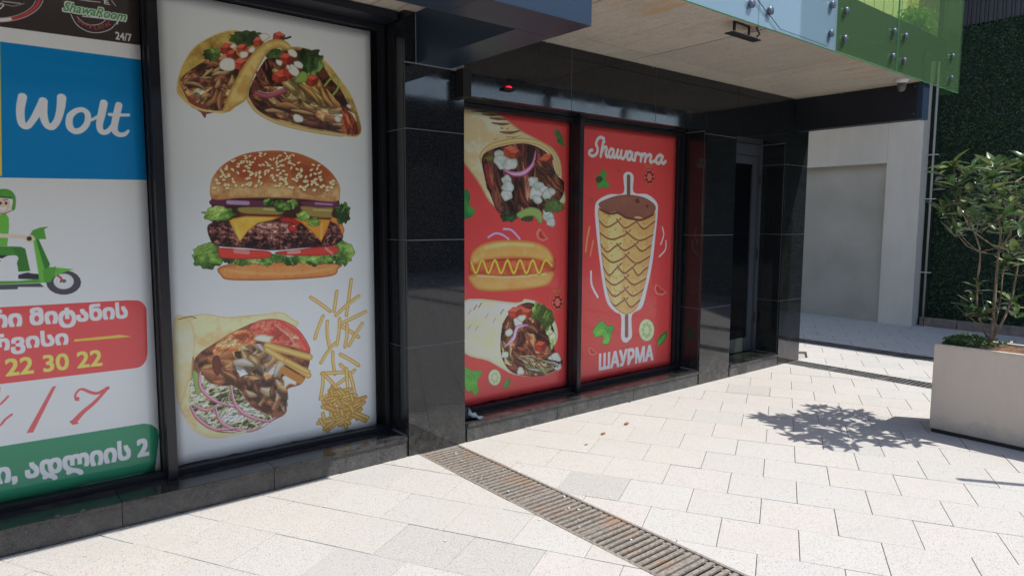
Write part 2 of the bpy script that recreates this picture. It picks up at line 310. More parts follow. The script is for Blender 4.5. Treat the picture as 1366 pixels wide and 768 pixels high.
def gyros(a):
    a.zone(210, 360, 2.742)
    tort = [(62, 178), (110, 168), (180, 160), (250, 172), (330, 165), (400, 160), (450, 153), (490, 176), (510, 205), (400, 300), (200, 560), (290, 592), (230, 613), (160, 602), (105, 545), (78, 490), (66, 400), (60, 280)]
    a.P(tort, (204, 184, 138), rim=(176, 148, 96), rw=8, tex=(186, 158, 106), tk=2.5, ta=.9)
    a.P([(60, 178), (120, 190), (135, 240), (132, 320), (110, 420), (80, 490), (64, 420)], (212, 196, 156), rim=(178, 152, 104), rw=8, tex=(196, 172, 124), ta=.8)
    a.L([(75, 180), (120, 170), (140, 176)], 4, (120, 92, 55)); a.L([(130, 320), (126, 400), (118, 480)], 7, (130, 90, 50), al=.7)
    reg = [(140, 318), (200, 272), (320, 205), (400, 182), (480, 196), (530, 240), (556, 290), (555, 340), (530, 412), (470, 440), (470, 518), (425, 548), (345, 590), (210, 588), (140, 535), (118, 500), (128, 380)]
    a.P(reg, (120, 70, 45), tex=(60, 30, 22), tk=5, ta=1)
    sl = [(128, 380), (200, 400), (290, 430), (345, 500), (420, 540), (345, 588), (210, 585), (140, 535), (118, 500)]
    a.fill(sl, [(120, 124, 64), (176, 182, 120), (204, 206, 160), (218, 218, 186), (232, 232, 212)], k=6, warp=2, seed=3)
    a.shreds(sl, 90, -10, 70, 40, 8, [(214, 214, 170), (190, 196, 140), (222, 220, 190), (160, 170, 100), (205, 190, 120)])
    a.P([(128, 370), (150, 380), (160, 440), (140, 450)], (120, 150, 70), rim=(80, 110, 45), rw=6)
    a.P([(330, 215), (370, 185), (440, 180), (500, 205), (540, 250), (556, 300), (480, 280), (400, 262), (340, 245)], (190, 78, 62), rim=(140, 42, 36), rw=9, tex=(214, 130, 96), tk=5, ta=1)
    a.fill([(335, 215), (370, 188), (440, 184), (490, 205), (520, 250), (480, 275), (400, 262), (340, 245)], [(140, 40, 34), (190, 74, 58), (214, 120, 92), (226, 160, 130)], k=3, warp=1, seed=8, al=.8)
    a.L([(450, 190), (510, 230), (550, 292)], 11, (196, 56, 48)); a.L([(430, 200), (480, 240), (500, 270)], 7, (226, 160, 140), al=.6)
    a.P([(200, 290), (250, 240), (320, 215), (360, 250), (345, 300), (280, 322), (225, 325)], (206, 122, 74), rim=(150, 70, 40), rw=12, tex=(226, 160, 110), tk=4, ta=1)
    a.fill([(200, 290), (250, 240), (320, 215), (360, 250), (345, 300), (280, 322), (225, 325)], [(130, 58, 34), (180, 96, 58), (214, 134, 84), (232, 176, 128), (240, 214, 190)], k=3, warp=1.5, rim=(140, 70, 40), rw=8, seed=4)
    a.shreds([(150, 320), (260, 290), (290, 370), (270, 420), (190, 410), (150, 350)], 24, -20, 50, 70, 52, [(180, 104, 62), (200, 130, 80), (150, 80, 48)])
    a.P([(200, 325), (222, 312), (232, 350), (222, 385), (205, 370)], (90, 38, 26), rim=(60, 22, 16), rw=6)
    a.shreds([(280, 300), (400, 270), (470, 340), (440, 420), (300, 410)], 38, 20, 70, 70, 38, [(160, 102, 62), (196, 136, 88), (205, 190, 160), (110, 60, 40), (200, 140, 84)])
    a.shreds([(320, 410), (440, 400), (475, 440), (470, 520), (420, 510), (350, 480)], 34, 50, 80, 50, 34, [(148, 92, 58), (175, 112, 70), (100, 54, 36), (200, 150, 110)])
    a.blob(395, 252, 32, (205, 196, 170), rim=(150, 130, 90), jag=.4, asp=.6, rw=8); a.blob(480, 400, 25, (205, 208, 186), jag=.4, rim=(160, 160, 120), rw=8)
    for p, q, w in [((400, 275), (556, 318), 24), ((400, 290), (552, 385), 22), ((470, 330), (550, 372), 18), ((460, 365), (522, 402), 26)]: a.L([p, q], w, (212, 168, 96) if w != 26 else (160, 104, 56), rim=(160, 112, 50))
    for pts in [[(155, 375), (158, 430), (210, 478), (290, 502)], [(268, 425), (285, 492), (330, 532), (400, 552), (428, 540)], [(210, 500), (232, 555), (290, 582), (350, 585), (382, 560)], [(132, 495), (180, 512), (214, 495)], [(120, 500), (150, 545), (210, 582), (290, 578)]]:
        a.L(pts, [7, 13, 11, 5], (186, 112, 132), rim=(140, 58, 84)); a.L([(x+2, y-3) for x, y in pts], 3, (228, 190, 198), al=.8)
    a.L([(105, 540), (150, 592), (230, 606), (320, 590)], 10, (214, 190, 140), rim=(196, 160, 100))
    for x0, y0, x1, y1 in [(560, 100, 630, 150), (655, 78, 645, 150), (708, 35, 690, 165), (735, 95, 652, 165), (760, 152, 670, 195), (605, 168, 575, 250), (620, 188, 628, 280), (665, 178, 655, 272), (672, 205, 735, 245), (692, 200, 685, 280), (748, 195, 700, 275), (648, 268, 597, 338), (640, 300, 648, 380), (668, 308, 735, 348), (600, 378, 690, 372), (605, 375, 595, 470), (612, 385, 660, 440), (668, 345, 700, 380), (720, 365, 660, 415), (702, 375, 722, 462), (595, 470, 665, 432), (690, 360, 695, 430)]:
        a.L([(x0, y0), ((x0+x1)/2+a.r.uniform(-4, 4), (y0+y1)/2), (x1, y1)], 13, (206, 166, 92), rim=(158, 108, 44)); a.L([(x0+2, y0+2), (x1+1, y1-2)], 2.5, (232, 204, 146), al=.7)
    for p in a.inside([(640, 430), (700, 440), (755, 490), (745, 545), (650, 572), (585, 572), (615, 530), (620, 480)], 52):
        t = math.radians(a.r.choice([20, -15, 50, 70, -40])+a.r.uniform(-10, 10)); l = a.r.uniform(20, 34)
        a.L([(p[0]-l*math.cos(t), p[1]-l*math.sin(t)), (p[0]+l*math.cos(t), p[1]+l*math.sin(t))], 14, np.array((208, 162, 88))*a.r.uniform(.9, 1.08), rim=(140, 92, 36))
def tomato(a, x, y, rx, ry, rot=0):
    a.E(x, y, rx, ry, (176, 48, 44), rot=rot, rim=(226, 116, 100), rw=2.2); a.E(x, y, rx*.72, ry*.76, (206, 92, 76), rot=rot)
    for k in range(8):
        t = k*math.pi/4+.3; a.E(x+rx*.48*math.cos(t), y+ry*.52*math.sin(t), rx*.2, ry*.16, (104, 30, 28), rot=math.degrees(t))
    a.L([(x-rx*.7, y-ry*1.25), (x, y-ry*.98), (x+rx*.5, y-ry*1.35)], 1.6*rx/9, (150, 100, 50))
def wedge(a, x, y, r, rot):
    c, s_ = math.cos(math.radians(rot)), math.sin(math.radians(rot)); f = lambda l: [(x+r*(u*c-v*s_), y+r*(u*s_+v*c)) for u, v in l]
    a.P(f([(-1, -.3), (1, -.3), (.75, .5), (0, .85), (-.75, .5)]), (222, 104, 90), sm=False); a.P(f([(-.75, -.2), (.75, -.2), (.5, .38), (0, .62), (-.5, .38)]), (178, 52, 46), sm=False)
    for u, v in [(-.45, .05), (-.15, .25), (.2, .25), (.48, .02)]: a.E(*f([(u, v)])[0], r*.12, r*.09, (90, 26, 24))
def leaf(a, pts, mid, col=(40, 110, 45)):
    a.P(pts, col, rim=(30, 80, 36), rw=1.5, tex=(62, 132, 52), ta=.6)
    a.L(mid, 1.1, (120, 170, 90), al=.8)
def redposter1(a):
    a.zone(600, 120, 3.49)
    a.P([(40, 80), (160, 92), (240, 122), (330, 188), (420, 236), (482, 275), (516, 340), (522, 420), (538, 520), (490, 550), (430, 562), (300, 560), (200, 540), (130, 430), (66, 345), (20, 280)], (184, 164, 122), rim=(146, 120, 76), rw=12, tex=(206, 190, 154), tk=2.2, ta=1.2)
    for p, w in [([(100, 100), (150, 102), (210, 112)], 7), ([(150, 112), (190, 118), (232, 116)], 11), ([(185, 132), (225, 136), (262, 138)], 12), ([(195, 154), (240, 160), (276, 158)], 12), ([(232, 196), (280, 200), (326, 190)], 12), ([(262, 220), (306, 221)], 6), ([(236, 178), (246, 180)], 13), ([(264, 184), (272, 178)], 8), ([(205, 232), (222, 225)], 5), ([(290, 225), (330, 212)], 4)]: a.L(p, [w*.4, w, w*.3], (84, 56, 30), al=.85)
    a.L([(150, 330), (150, 300), (190, 262), (270, 240), (350, 236), (430, 255), (485, 310), (505, 390)], 20, (200, 176, 122), rim=(160, 128, 76))
    reg = [(148, 320), (185, 282), (262, 258), (350, 250), (425, 275), (470, 320), (495, 400), (530, 440), (520, 500), (470, 545), (380, 590), (280, 590), (225, 570), (200, 520), (165, 420)]
    a.P(reg, (62, 30, 24), tex=(30, 14, 12), tk=4, ta=1)
    a.shreds(reg, 48, 78, 22, 100, 34, [(96, 50, 34), (70, 34, 26), (122, 72, 48), (56, 26, 22), (104, 42, 34)])
    a.L([(165, 350), (175, 400), (190, 455)], 13, (150, 40, 44), rim=(90, 20, 26))
    a.cubes([(280, 285), (300, 295), (450, 318), (440, 330)], 32, (186, 76, 50)); a.blob(185, 318, 24, (90, 92, 40), rim=(50, 55, 24), asp=.7, rw=8)
    for x, y, r in [(225, 300, 22), (240, 335, 34), (280, 345, 30), (262, 420, 24), (268, 450, 28), (265, 490, 26), (385, 425, 24), (395, 480, 30), (405, 510, 22), (430, 455, 24), (450, 490, 26), (475, 470, 18), (460, 590, 26), (470, 615, 22), (448, 570, 18), (410, 445, 20)]: a.blob(x, y, r, (186, 198, 190), rim=(120, 138, 128), jag=.2, tex=(150, 165, 150), tk=5, ta=.7, rw=9)
    a.L([(252, 374), (295, 392), (345, 385), (385, 345), (398, 285)], [8, 20, 22, 16, 6], (196, 150, 176), rim=(150, 60, 110)); a.L([(260, 385), (300, 402), (350, 396), (392, 352)], 5, (140, 40, 90), al=.8)
    a.shreds([(390, 330), (450, 340), (530, 430), (520, 470), (440, 450)], 20, 55, 20, 70, 20, [(76, 40, 28), (110, 62, 40)])
    a.frill(275, 588, 42, 24, 18, [(40, 60, 28), (58, 84, 36)], 24); a.frill(480, 540, 45, 34, 18, [(62, 82, 40), (90, 110, 55)], 22); a.frill(355, 595, 30, 18, 10, [(40, 58, 28)], 20)
    a.P([(310, 575), (370, 545), (420, 560), (430, 600), (420, 625), (390, 590), (350, 590), (325, 600)], (124, 146, 78), rim=(80, 104, 48), rw=8)
    leaf(a, [(488, 188), (505, 190), (520, 215), (530, 245), (535, 265), (510, 250), (495, 240), (500, 225), (486, 205)], [(492, 195), (512, 225), (530, 258)], (34, 80, 42))
    leaf(a, [(62, 480), (80, 465), (95, 500), (88, 530), (115, 560), (100, 590), (60, 592)], [(70, 490), (80, 540), (90, 570)], (30, 100, 50))
    wedge(a, 428, 674, 34, 50)
    a.zone(600, 280, 2.743)
    for p in [[(140, 100), (165, 86), (190, 90), (215, 107)], [(196, 70), (225, 74), (255, 106)]]: a.L(p, 9, (206, 190, 214), rim=(150, 70, 130))
    a.P([(70, 205), (95, 185), (360, 178), (384, 195), (378, 222), (340, 240), (95, 243), (72, 228)], (160, 62, 38), rim=(110, 34, 22), rw=8, tex=(186, 92, 56), ta=.8)
    a.P([(74, 188), (84, 150), (130, 120), (205, 110), (295, 114), (350, 134), (376, 168), (368, 194), (300, 178), (220, 176), (130, 184), (95, 200)], (206, 138, 70), rim=(168, 96, 36), rw=12, tex=(220, 160, 96), ta=.6)
    a.L([(130, 138), (210, 125), (300, 130)], 12, (228, 178, 118), al=.5)
    a.P([(72, 236), (200, 240), (300, 232), (376, 224), (372, 258), (342, 280), (240, 295), (125, 298), (84, 280)], (204, 132, 66), rim=(158, 86, 32), rw=12, tex=(214, 150, 86), ta=.6); a.L([(95, 240), (220, 246), (350, 234)], 6, (226, 190, 140), al=.7)
    z = [(78, 192)]+[(95+i*23, 232 if i % 2 == 0 else 184) for i in range(12)]+[(372, 205)]
    a.L([(x+1, y+3) for x, y in z], 9, (110, 50, 20), al=.6); a.L(z, 9, (224, 176, 40), rim=(186, 130, 20)); a.L([(x, y-2) for x, y in z], 2.5, (240, 215, 120), al=.7)
    tomato(a, 393, 337, 28, 38); wedge(a, 337, 92, 24, 60)
    a.P([(40, 335), (240, 338), (275, 325), (335, 345), (385, 410), (393, 470), (372, 520), (410, 560), (360, 600), (290, 608), (230, 600), (190, 580), (140, 552), (40, 508)], (206, 208, 176), rim=(160, 160, 124), rw=10, tex=(186, 186, 146), tk=2.5, ta=.9, grad=(184, 184, 150))
    for x, y, r in [(72, 372, 40), (70, 428, 70), (98, 432, 70), (135, 386, 50), (162, 404, 60), (190, 372, 30), (92, 356, 20), (110, 348, 20), (196, 412, 30)]: a.L([(x-5, y+8), (x+5, y-8)], [2, 7, 2] if r > 30 else 4, (140, 88, 44), al=.85)
    reg = [(185, 475), (198, 405), (245, 352), (300, 340), (350, 382), (380, 440), (380, 505), (412, 560), (350, 602), (280, 606), (222, 590), (190, 540)]
    a.P(reg, (84, 46, 34), tex=(40, 20, 18), tk=5, ta=1)
    a.frill(330, 400, 48, 60, 34, [(120, 150, 66), (150, 176, 96), (92, 124, 50)], 24); a.frill(365, 470, 20, 40, 18, [(140, 165, 90), (170, 186, 120)], 20)
    a.shreds([(185, 480), (215, 400), (280, 380), (345, 430), (370, 520), (350, 600), (270, 604), (200, 560)], 60, 60, 60, 55, 24, [(124, 74, 48), (90, 44, 32), (160, 104, 64), (70, 34, 28), (140, 60, 44)])
    a.cubes([(258, 365), (280, 375), (330, 495), (236, 372)], 22, (196, 66, 48))
    for x, y, r in [(250, 405, 18), (262, 395, 14), (200, 530, 13), (258, 588, 13), (215, 450, 14), (385, 545, 20), (360, 560, 22), (395, 570, 14)]: a.blob(x, y, r, (200, 200, 176), rim=(140, 146, 110), jag=.3, rw=6)
    a.L([(200, 500), (232, 470), (246, 430), (284, 420)], [5, 15, 13, 5], (214, 170, 196), rim=(150, 80, 126))
    a.shreds([(250, 530), (340, 540), (410, 555), (350, 602), (290, 590)], 34, 25, 30, 60, 11, [(190, 170, 120), (206, 196, 160), (150, 96, 60), (120, 140, 70)])
    leaf(a, [(45, 570), (75, 585), (118, 590), (100, 625), (104, 660), (92, 678), (78, 660), (62, 662), (45, 620)], [(50, 590), (80, 610), (88, 660)], (84, 160, 50))
    a.E(163, 612, 24, 31, (196, 208, 152), rim=(60, 110, 56), rw=4)
    for k in range(7): a.E(163+11*math.cos(k*.9), 612+16*math.sin(k*.9), 4, 5, (150, 176, 110), rim=(110, 146, 80), rw=2)
    leaf(a, [(194, 652), (200, 630), (216, 610), (220, 625), (214, 645)], [(196, 650), (216, 616)], (60, 96, 44))
def script_word(a, strokes, w, col, off=None, ocol=None):
    if off:
        for s_ in strokes: a.L(s_, w+off*2, ocol)
    for s_ in strokes: a.L(s_, w, col)
def redposter2(a):
    a.zone(750, 140, 3.84)
    W_ = [[(214, 190), (204, 168), (184, 172), (172, 200), (180, 222), (176, 248), (156, 262), (138, 252), (140, 236), (152, 232)],
          [(212, 172), (204, 215), (196, 264)], [(200, 245), (214, 218), (226, 220), (222, 250), (228, 266), (236, 258)],
          [(262, 232), (248, 226), (238, 246), (240, 266), (252, 266), (262, 240), (260, 262), (268, 270), (276, 258)],
          [(284, 232), (278, 258), (286, 272), (298, 258), (302, 236), (298, 262), (308, 276), (320, 262), (326, 240), (334, 246)],
          [(356, 246), (342, 240), (332, 258), (334, 278), (346, 278), (356, 252), (354, 274), (362, 282)],
          [(374, 248), (370, 284)], [(372, 264), (384, 248), (394, 254)],
          [], [], [],
          [(484, 264), (470, 258), (460, 276), (462, 296), (474, 296), (486, 268), (482, 290), (492, 300), (504, 288), (524, 262)]]
    # last letter 'a' of the word sits before the flourish
    W_[-1] = [(514, 266), (498, 257), (481, 274), (481, 295), (497, 298), (511, 270), (508, 290), (516, 300), (528, 290)]
    W_[8:11] = [[(404, 252), (400, 288)], [(402, 270), (416, 252), (427, 258), (422, 290)], [(424, 272), (442, 256), (454, 262), (448, 288), (458, 294), (480, 282)]]
    script_word(a, W_, 14, (214, 200, 202))
    leaf(a, [(175, 375), (192, 352), (212, 330), (226, 352), (222, 385), (244, 408), (225, 424), (195, 424), (178, 432), (180, 405)], [(188, 420), (204, 385), (218, 345)], (50, 120, 44)); a.blob(188, 380, 17, (40, 60, 34), rim=(30, 40, 26), rw=4)
    tomato(a, 445, 370, 37, 52); a.blob(148, 486, 10, (116, 74, 42), al=.7); a.blob(290, 335, 8, (130, 66, 46), al=.7)
    a.zone(0, 0, 1)
    out = [(838, 229), (831, 234), (831, 257), (812, 259), (796, 268), (793, 282), (795, 310), (799, 345), (804, 382), (810, 405), (820, 416), (828, 422), (828, 450), (834, 457), (840, 453), (843, 446), (843, 420), (856, 410), (863, 385), (870, 350), (874, 315), (877, 285), (876, 270), (863, 259), (845, 256), (845, 235)]
    a.P(out, (226, 214, 212), rim=(150, 100, 96), rw=.8)
    a.L([(838, 236), (838, 262)], 5.5, (106, 66, 50)); a.L([(835.5, 422), (835.5, 447)], 5.5, (120, 70, 54))
    body = [(799, 276), (799, 300), (802, 340), (808, 380), (814, 402), (824, 414), (835, 419), (846, 414), (853, 402), (862, 370), (869, 325), (873, 280), (850, 272), (820, 272)]
    a.P(body, (200, 156, 92), rim=(140, 88, 52), rw=1.6, tex=(186, 138, 76), tk=3, ta=.6)
    a.setclip(body)
    a.P([(812, 285), (828, 292), (830, 340), (828, 400), (818, 400), (812, 350)], (220, 182, 120), al=.6)
    a.P([(862, 285), (880, 285), (870, 380), (852, 415), (850, 400), (860, 350)], (176, 128, 74), al=.6)
    R_ = a.r
    rows = [296, 312, 327, 342, 357, 372, 387, 400]
    for i, y in enumerate(rows):
        hw = 37-max(0, i-1)*2.6; n = 2 if i < 6 else 1; cx = 836-.4*i
        xs = np.linspace(cx-hw, cx+hw, 3 if i % 2 else 4) if n == 2 else np.linspace(cx-hw, cx+hw, 3)
        for x0, x1 in zip(xs[:-1], xs[1:]):
            d = R_.uniform(6, 10); p = [(x0-1, y-3+R_.uniform(-2, 2)), ((x0+x1)/2-3, y+d), (x1-4, y+2), (x1+4, y-4+R_.uniform(-2, 2))]
            a.L(p, 2.1, (126, 76, 46)); a.L([(u, v-2.4) for u, v in p], 1.2, (226, 190, 130), al=.5)
    for p in a.inside([(802, 285), (870, 285), (858, 385), (836, 412), (812, 385)], 60): a.E(p[0], p[1], 1.5, .8, (160, 110, 62), rot=R_.uniform(-60, 60), al=.8)
    a.setclip(None)
    cap = [(798, 273), (808, 266), (824, 261), (840, 260), (860, 264), (874, 275), (870, 286), (860, 291), (850, 288), (842, 291), (832, 288), (822, 282), (810, 283)]
    a.P(cap, (122, 76, 60), rim=(90, 50, 40), rw=1.8, tex=(110, 66, 52)); a.L([(800, 279), (812, 285), (824, 284), (834, 290), (844, 292), (856, 293), (871, 286)], 2.4, (88, 46, 40)); a.blob(850, 268, 3, (80, 40, 34)); a.blob(863, 275, 2, (80, 40, 34))
    for p, w, c in [([(786, 303), (783, 318), (781, 335)], 2.6, (214, 130, 76)), ([(791, 321), (789, 331), (787, 341)], 2.4, (206, 120, 70)), ([(883, 303), (885, 313), (881, 326)], 1.7, (214, 190, 200)), ([(888, 321), (887, 333), (879, 342)], 1.7, (214, 190, 200)), ([(788, 362), (789, 380), (797, 396)], 2.8, (220, 180, 196))]: a.L(p, w, c)
    wedge(a, 880, 386, 9.5, 38); wedge(a, 790, 468, 6.5, 40)
    leaf(a, [(790, 442), (798, 430), (804, 428), (810, 434), (818, 434), (815, 448), (811, 459), (803, 458), (804, 448), (795, 450)], [(796, 444), (806, 440), (811, 452)], (92, 164, 52))
    a.E(862, 440, 10.5, 15.5, (190, 214, 146), rim=(70, 104, 56), rw=1.4)
    for k in range(8): a.E(862+5*math.cos(k*.8), 440+8*math.sin(k*.8), 1.8, 2.6, (140, 176, 100), rim=(96, 140, 70), rw=1)
    leaf(a, [(876, 461), (878, 450), (888, 441), (889, 449), (884, 457)], [(877, 460), (886, 447)], (44, 96, 42))
    for x, y in [(830, 464), (836, 462), (798, 422), (874, 408), (861, 402)]: a.blob(x, y, 2, (110, 86, 46), al=.6)
    a.text(glyphs('ШАУРМА'), 799, 870, 472.5, 493, (220, 206, 210), bold=.055)
def poster_white(a):
    tacos(a); burger(a); gyros(a)
def poster_delivery(a):
    a.zone(0, 0, 1)
    a.P([(-400, -60), (195, -10), (189, 61), (0, 36), (-400, -20)], (44, 38, 36), sm=False)
    # round logo cut by the top edge
    a.zone(0, 0, 3.413)
    a.P([(-300, -120), (195, -110), (202, 20), (150, 85), (60, 102), (-10, 98), (-300, 60)], (44, 38, 36), sm=False)
    t = np.linspace(-.3, 1.9, 30)
    ring = lambda r: [(-10+206*r*math.cos(u), -10+112*r*math.sin(u)) for u in t]
    a.L(ring(1.0), 3, (196, 196, 192)); a.L(ring(.92), 14, (150, 48, 50)); a.L([(-10+206*.92*math.cos(u), -10+112*.92*math.sin(u)) for u in np.linspace(1.27, 2.2, 12)], 14, (196, 196, 192)); a.L(ring(.84), 2.5, (190, 190, 186))
    a.L([(-10, 50), (15, 28), (8, 18), (-20, 24)], 5, (200, 200, 196)); a.L([(-60, 30), (20, 24), (60, 30), (110, 18)], 3, (150, 150, 148))
    a.L([(10, 8), (40, 12), (92, 18)], 5, (150, 150, 148)); 
    # second logo
    a.L([(322, 68), (350, 115), (400, 145), (450, 150), (500, 135), (530, 105), (538, 92)], 3.4, (196, 196, 192))
    a.L([(350, 78), (380, 105), (420, 116), (460, 108), (480, 92)], 3, (196, 196, 192)); a.L([(375, 76), (450, 84), (520, 94), (538, 92), (532, 112)], 4.5, (196, 196, 192))
    a.L([(310, -8), (400, 6), (455, 12)], 3.5, (190, 190, 186)); a.L([(455, -12), (500, 25)], 3, (190, 190, 186)); a.L([(490, -20), (525, 28)], 3, (190, 190, 186))
    a.text(glyphs('E', .05), 474, 494, 2, 20, (200, 190, 170)); 
    a.text(glyphs('ShawaRoom'), 284, 566, 6, 52, (176, 190, 176), shear=.06, bold=.09); a.text(glyphs('ShawaRoom'), 286, 564, 8, 50, (64, 122, 72), shear=.06, bold=.02)
    for ch, x, y in zip('LOVELOCAL', [356, 372, 388, 406, 430, 446, 462, 478, 492], [86, 98, 106, 112, 118, 116, 112, 106, 98]): a.text(glyphs(ch, .03), x, x+11, y, y+17, (164, 62, 66))
    a.text(glyphs('24/7', .045), 526, 598, 146, 180, (206, 206, 204))
    a.zone(0, 0, 1)
    a.P([(-300, 30), (0, 56), (190, 80.5), (196.5, 240), (-300, 232)], (0, 98, 152), sm=False)
    a.P([(-300, 30), (0, 56), (2.5, 234.5), (-300, 232)], (200, 160, 60), sm=False)
    a.zone(0, 0, 3.413)
    Wl = [([(102, 442), (92, 500), (98, 560), (122, 576), (148, 548), (172, 508), (196, 462)], [34, 32, 30, 26, 26, 30, 34]), ([(196, 462), (196, 520), (210, 566), (236, 578), (262, 545), (276, 490), (280, 446)], [34, 32, 28, 28, 28, 32, 36]),
          ([(345, 505), (318, 530), (316, 575), (340, 598), (372, 590), (396, 560), (398, 520), (375, 500), (345, 505)], [22, 26, 28, 26, 24, 24, 24, 22, 22]), ([(396, 545), (420, 545), (445, 530)], 12),
          ([(472, 470), (462, 520), (452, 570), (462, 600), (490, 598), (520, 560)], [30, 30, 26, 24, 20, 14]), ([(540, 480), (526, 540), (520, 590), (538, 612), (565, 612), (584, 596)], [28, 28, 26, 22, 18, 10]), ([(498, 522), (545, 524), (584, 524)], 14)]
    for p, w in Wl: a.L(p, np.array(w)*1.12, (186, 188, 184))
    # delivery rider on a green scooter
    a.zone(0, 220, 4.04); G1, G2, G3 = (66, 128, 44), (84, 150, 52), (46, 98, 36)
    a.E(-4, 215, 60, 48, (196, 160, 140)); a.P([(-80, 180), (-60, 140), (0, 130), (50, 134), (80, 165), (84, 210), (78, 240), (62, 240), (66, 182), (0, 172), (-80, 176)], G1, rim=G3, rw=3); a.L([(-60, 170), (0, 172), (64, 178)], 7, (30, 50, 26))
    for x in (32, 2): a.E(x, 206, 7, 8, (40, 36, 34))
    a.L([(20, 190), (40, 186)], 4, (90, 60, 50)); a.P([(-10, 226), (16, 228), (34, 224), (26, 244), (0, 244)], (236, 236, 230)); a.L([(-20, 256), (20, 262), (58, 246)], 5, (110, 60, 50))
    a.P([(-40, 280), (0, 268), (30, 262), (46, 285), (48, 330), (38, 436), (-60, 436)], G2, rim=G1, rw=4, sm=False)
    a.P([(-60, 436), (110, 440), (135, 450), (162, 570), (98, 574), (86, 500), (60, 484), (-60, 480)], G3, sm=False); a.P([(-60, 436), (60, 440), (90, 490), (-60, 484)], (56, 112, 40), sm=False)
    a.L([(-60, 494), (34, 494)], 17, (32, 30, 32)); a.P([(-60, 512), (34, 514), (10, 535), (-60, 560)], G1, sm=False)
    a.P([(20, 498), (78, 486), (98, 500), (90, 530), (96, 560), (92, 620), (40, 624), (0, 590), (-20, 560)], (206, 208, 206))
    a.P([(98, 592), (130, 582), (150, 578), (170, 584), (206, 586), (212, 616), (98, 612)], (40, 40, 46), sm=False)
    a.P([(-60, 626), (100, 624), (215, 612), (250, 632), (-60, 644)], G1, sm=False); a.P([(-60, 646), (215, 636), (236, 656), (96, 656), (94, 668), (-60, 672)], (64, 62, 68), sm=False)
    a.E(342, 632, 94, 66, (60, 58, 64)); a.E(342, 626, 56, 43, (176, 180, 180), rim=(120, 122, 124), rw=4); a.E(342, 626, 40, 30, (190, 194, 194), rim=(150, 152, 152), rw=3); a.E(344, 624, 12, 10, (70, 90, 90))
    a.L([(312, 596), (330, 612), (326, 628)], 11, (150, 60, 48))
    a.P([(178, 405), (205, 400), (268, 530), (262, 548), (396, 560), (330, 582), (290, 600), (262, 630), (214, 630)], G2, sm=False); a.P([(192, 400), (206, 396), (268, 536), (258, 560), (240, 560)], G3, sm=False); a.P([(230, 560), (302, 546), (290, 600), (270, 630), (238, 630)], G1, sm=False)
    a.P([(158, 380), (175, 352), (210, 338), (255, 332), (236, 344), (248, 398), (180, 400)], G1, sm=False); a.P([(236, 344), (258, 334), (240, 338)], (30, 40, 26), sm=False)
    a.L([(-60, 380), (60, 382), (160, 390)], [26, 24, 20], (200, 166, 146)); a.blob(160, 396, 26, (200, 166, 146), jag=.08, asp=.8); a.E(157, 396, 14, 12, (44, 34, 34))
    # red box
    a.zone(0, 380, 5.486)
    a.P([(-1500, 230), (0, 162), (925, 110)]+[(990+80*math.cos(u), 190-80*math.sin(u)) for u in np.linspace(1.4, 0, 7)]+[(1078, 490)]+[(985+90*math.cos(u), 505+100*math.sin(u)) for u in np.linspace(.1, 1.5, 7)]+[(0, 722), (-1500, 850)], (184, 62, 62), sm=False)
    Wc = (204, 204, 202)
    a.text(glyphs('რი მიტანის'), -80, 934, 190, 350, Wc, bold=.045)
    a.text(glyphs('რვისი'), -66, 500, 368, 516, Wc, bold=.045)
    a.P([(542, 396), (880, 362), (964, 376), (880, 384), (544, 412)], (214, 160, 56), sm=False)
    a.text(glyphs('22 30 22'), 46, 750, 542, 664, (214, 176, 82))
    a.zone(0, 500, 4.268); R_ = (176, 74, 76)
    a.P([(296, 66), (320, 58), (188, 324), (150, 328)], R_, sm=False)
    a.L([(430, 138), (428, 110), (450, 82), (475, 80), (520, 98), (560, 100), (612, 72)], [12, 12, 12, 16, 18, 18, 22], R_); a.L([(612, 72), (540, 150), (470, 210), (420, 265)], [14, 20, 24, 32], R_); a.L([(400, 262), (440, 272)], 10, R_); a.blob(440, 134, 12, R_, jag=.1)
    a.L([(45, 120), (0, 165), (-90, 230)], 12, R_); a.L([(66, 222), (30, 250), (-10, 290), (-90, 300)], 13, R_); a.L([(-60, 80), (-30, 60), (-10, 90), (-80, 220)], 18, R_)
    a.P([(-1500, 560), (0, 404), (820, 273), (862, 280), (894, 306), (905, 345), (880, 550), (800, 556), (0, 728), (-1500, 1040)], (34, 112, 78), sm=False)
    a.P([(830, 550), (880, 480), (892, 400), (880, 550)], (24, 92, 62), sm=False)
    a.text(glyphs('ი, ადლიის 2'), -14, 852, 500, 652, Wc, bold=.04)
def film(name, fn, x0, x1, z0, z1, res, base):
    a = Art(x0, x1, z0, z1, res, base); fn(a)
    h, w = a.h, a.w
    a.a = a.a*.93+np.array([.040, .043, .043])  # faded print, plus glass haze mixed into its colours
    im = bpy.data.images.new(name, w, h)
    px = np.ones((h, w, 4), np.float32); px[..., :3] = np.clip(a.a[::-1], 0, 1); im.pixels.foreach_set(px.ravel()); im.update(); im.pack()
    return im
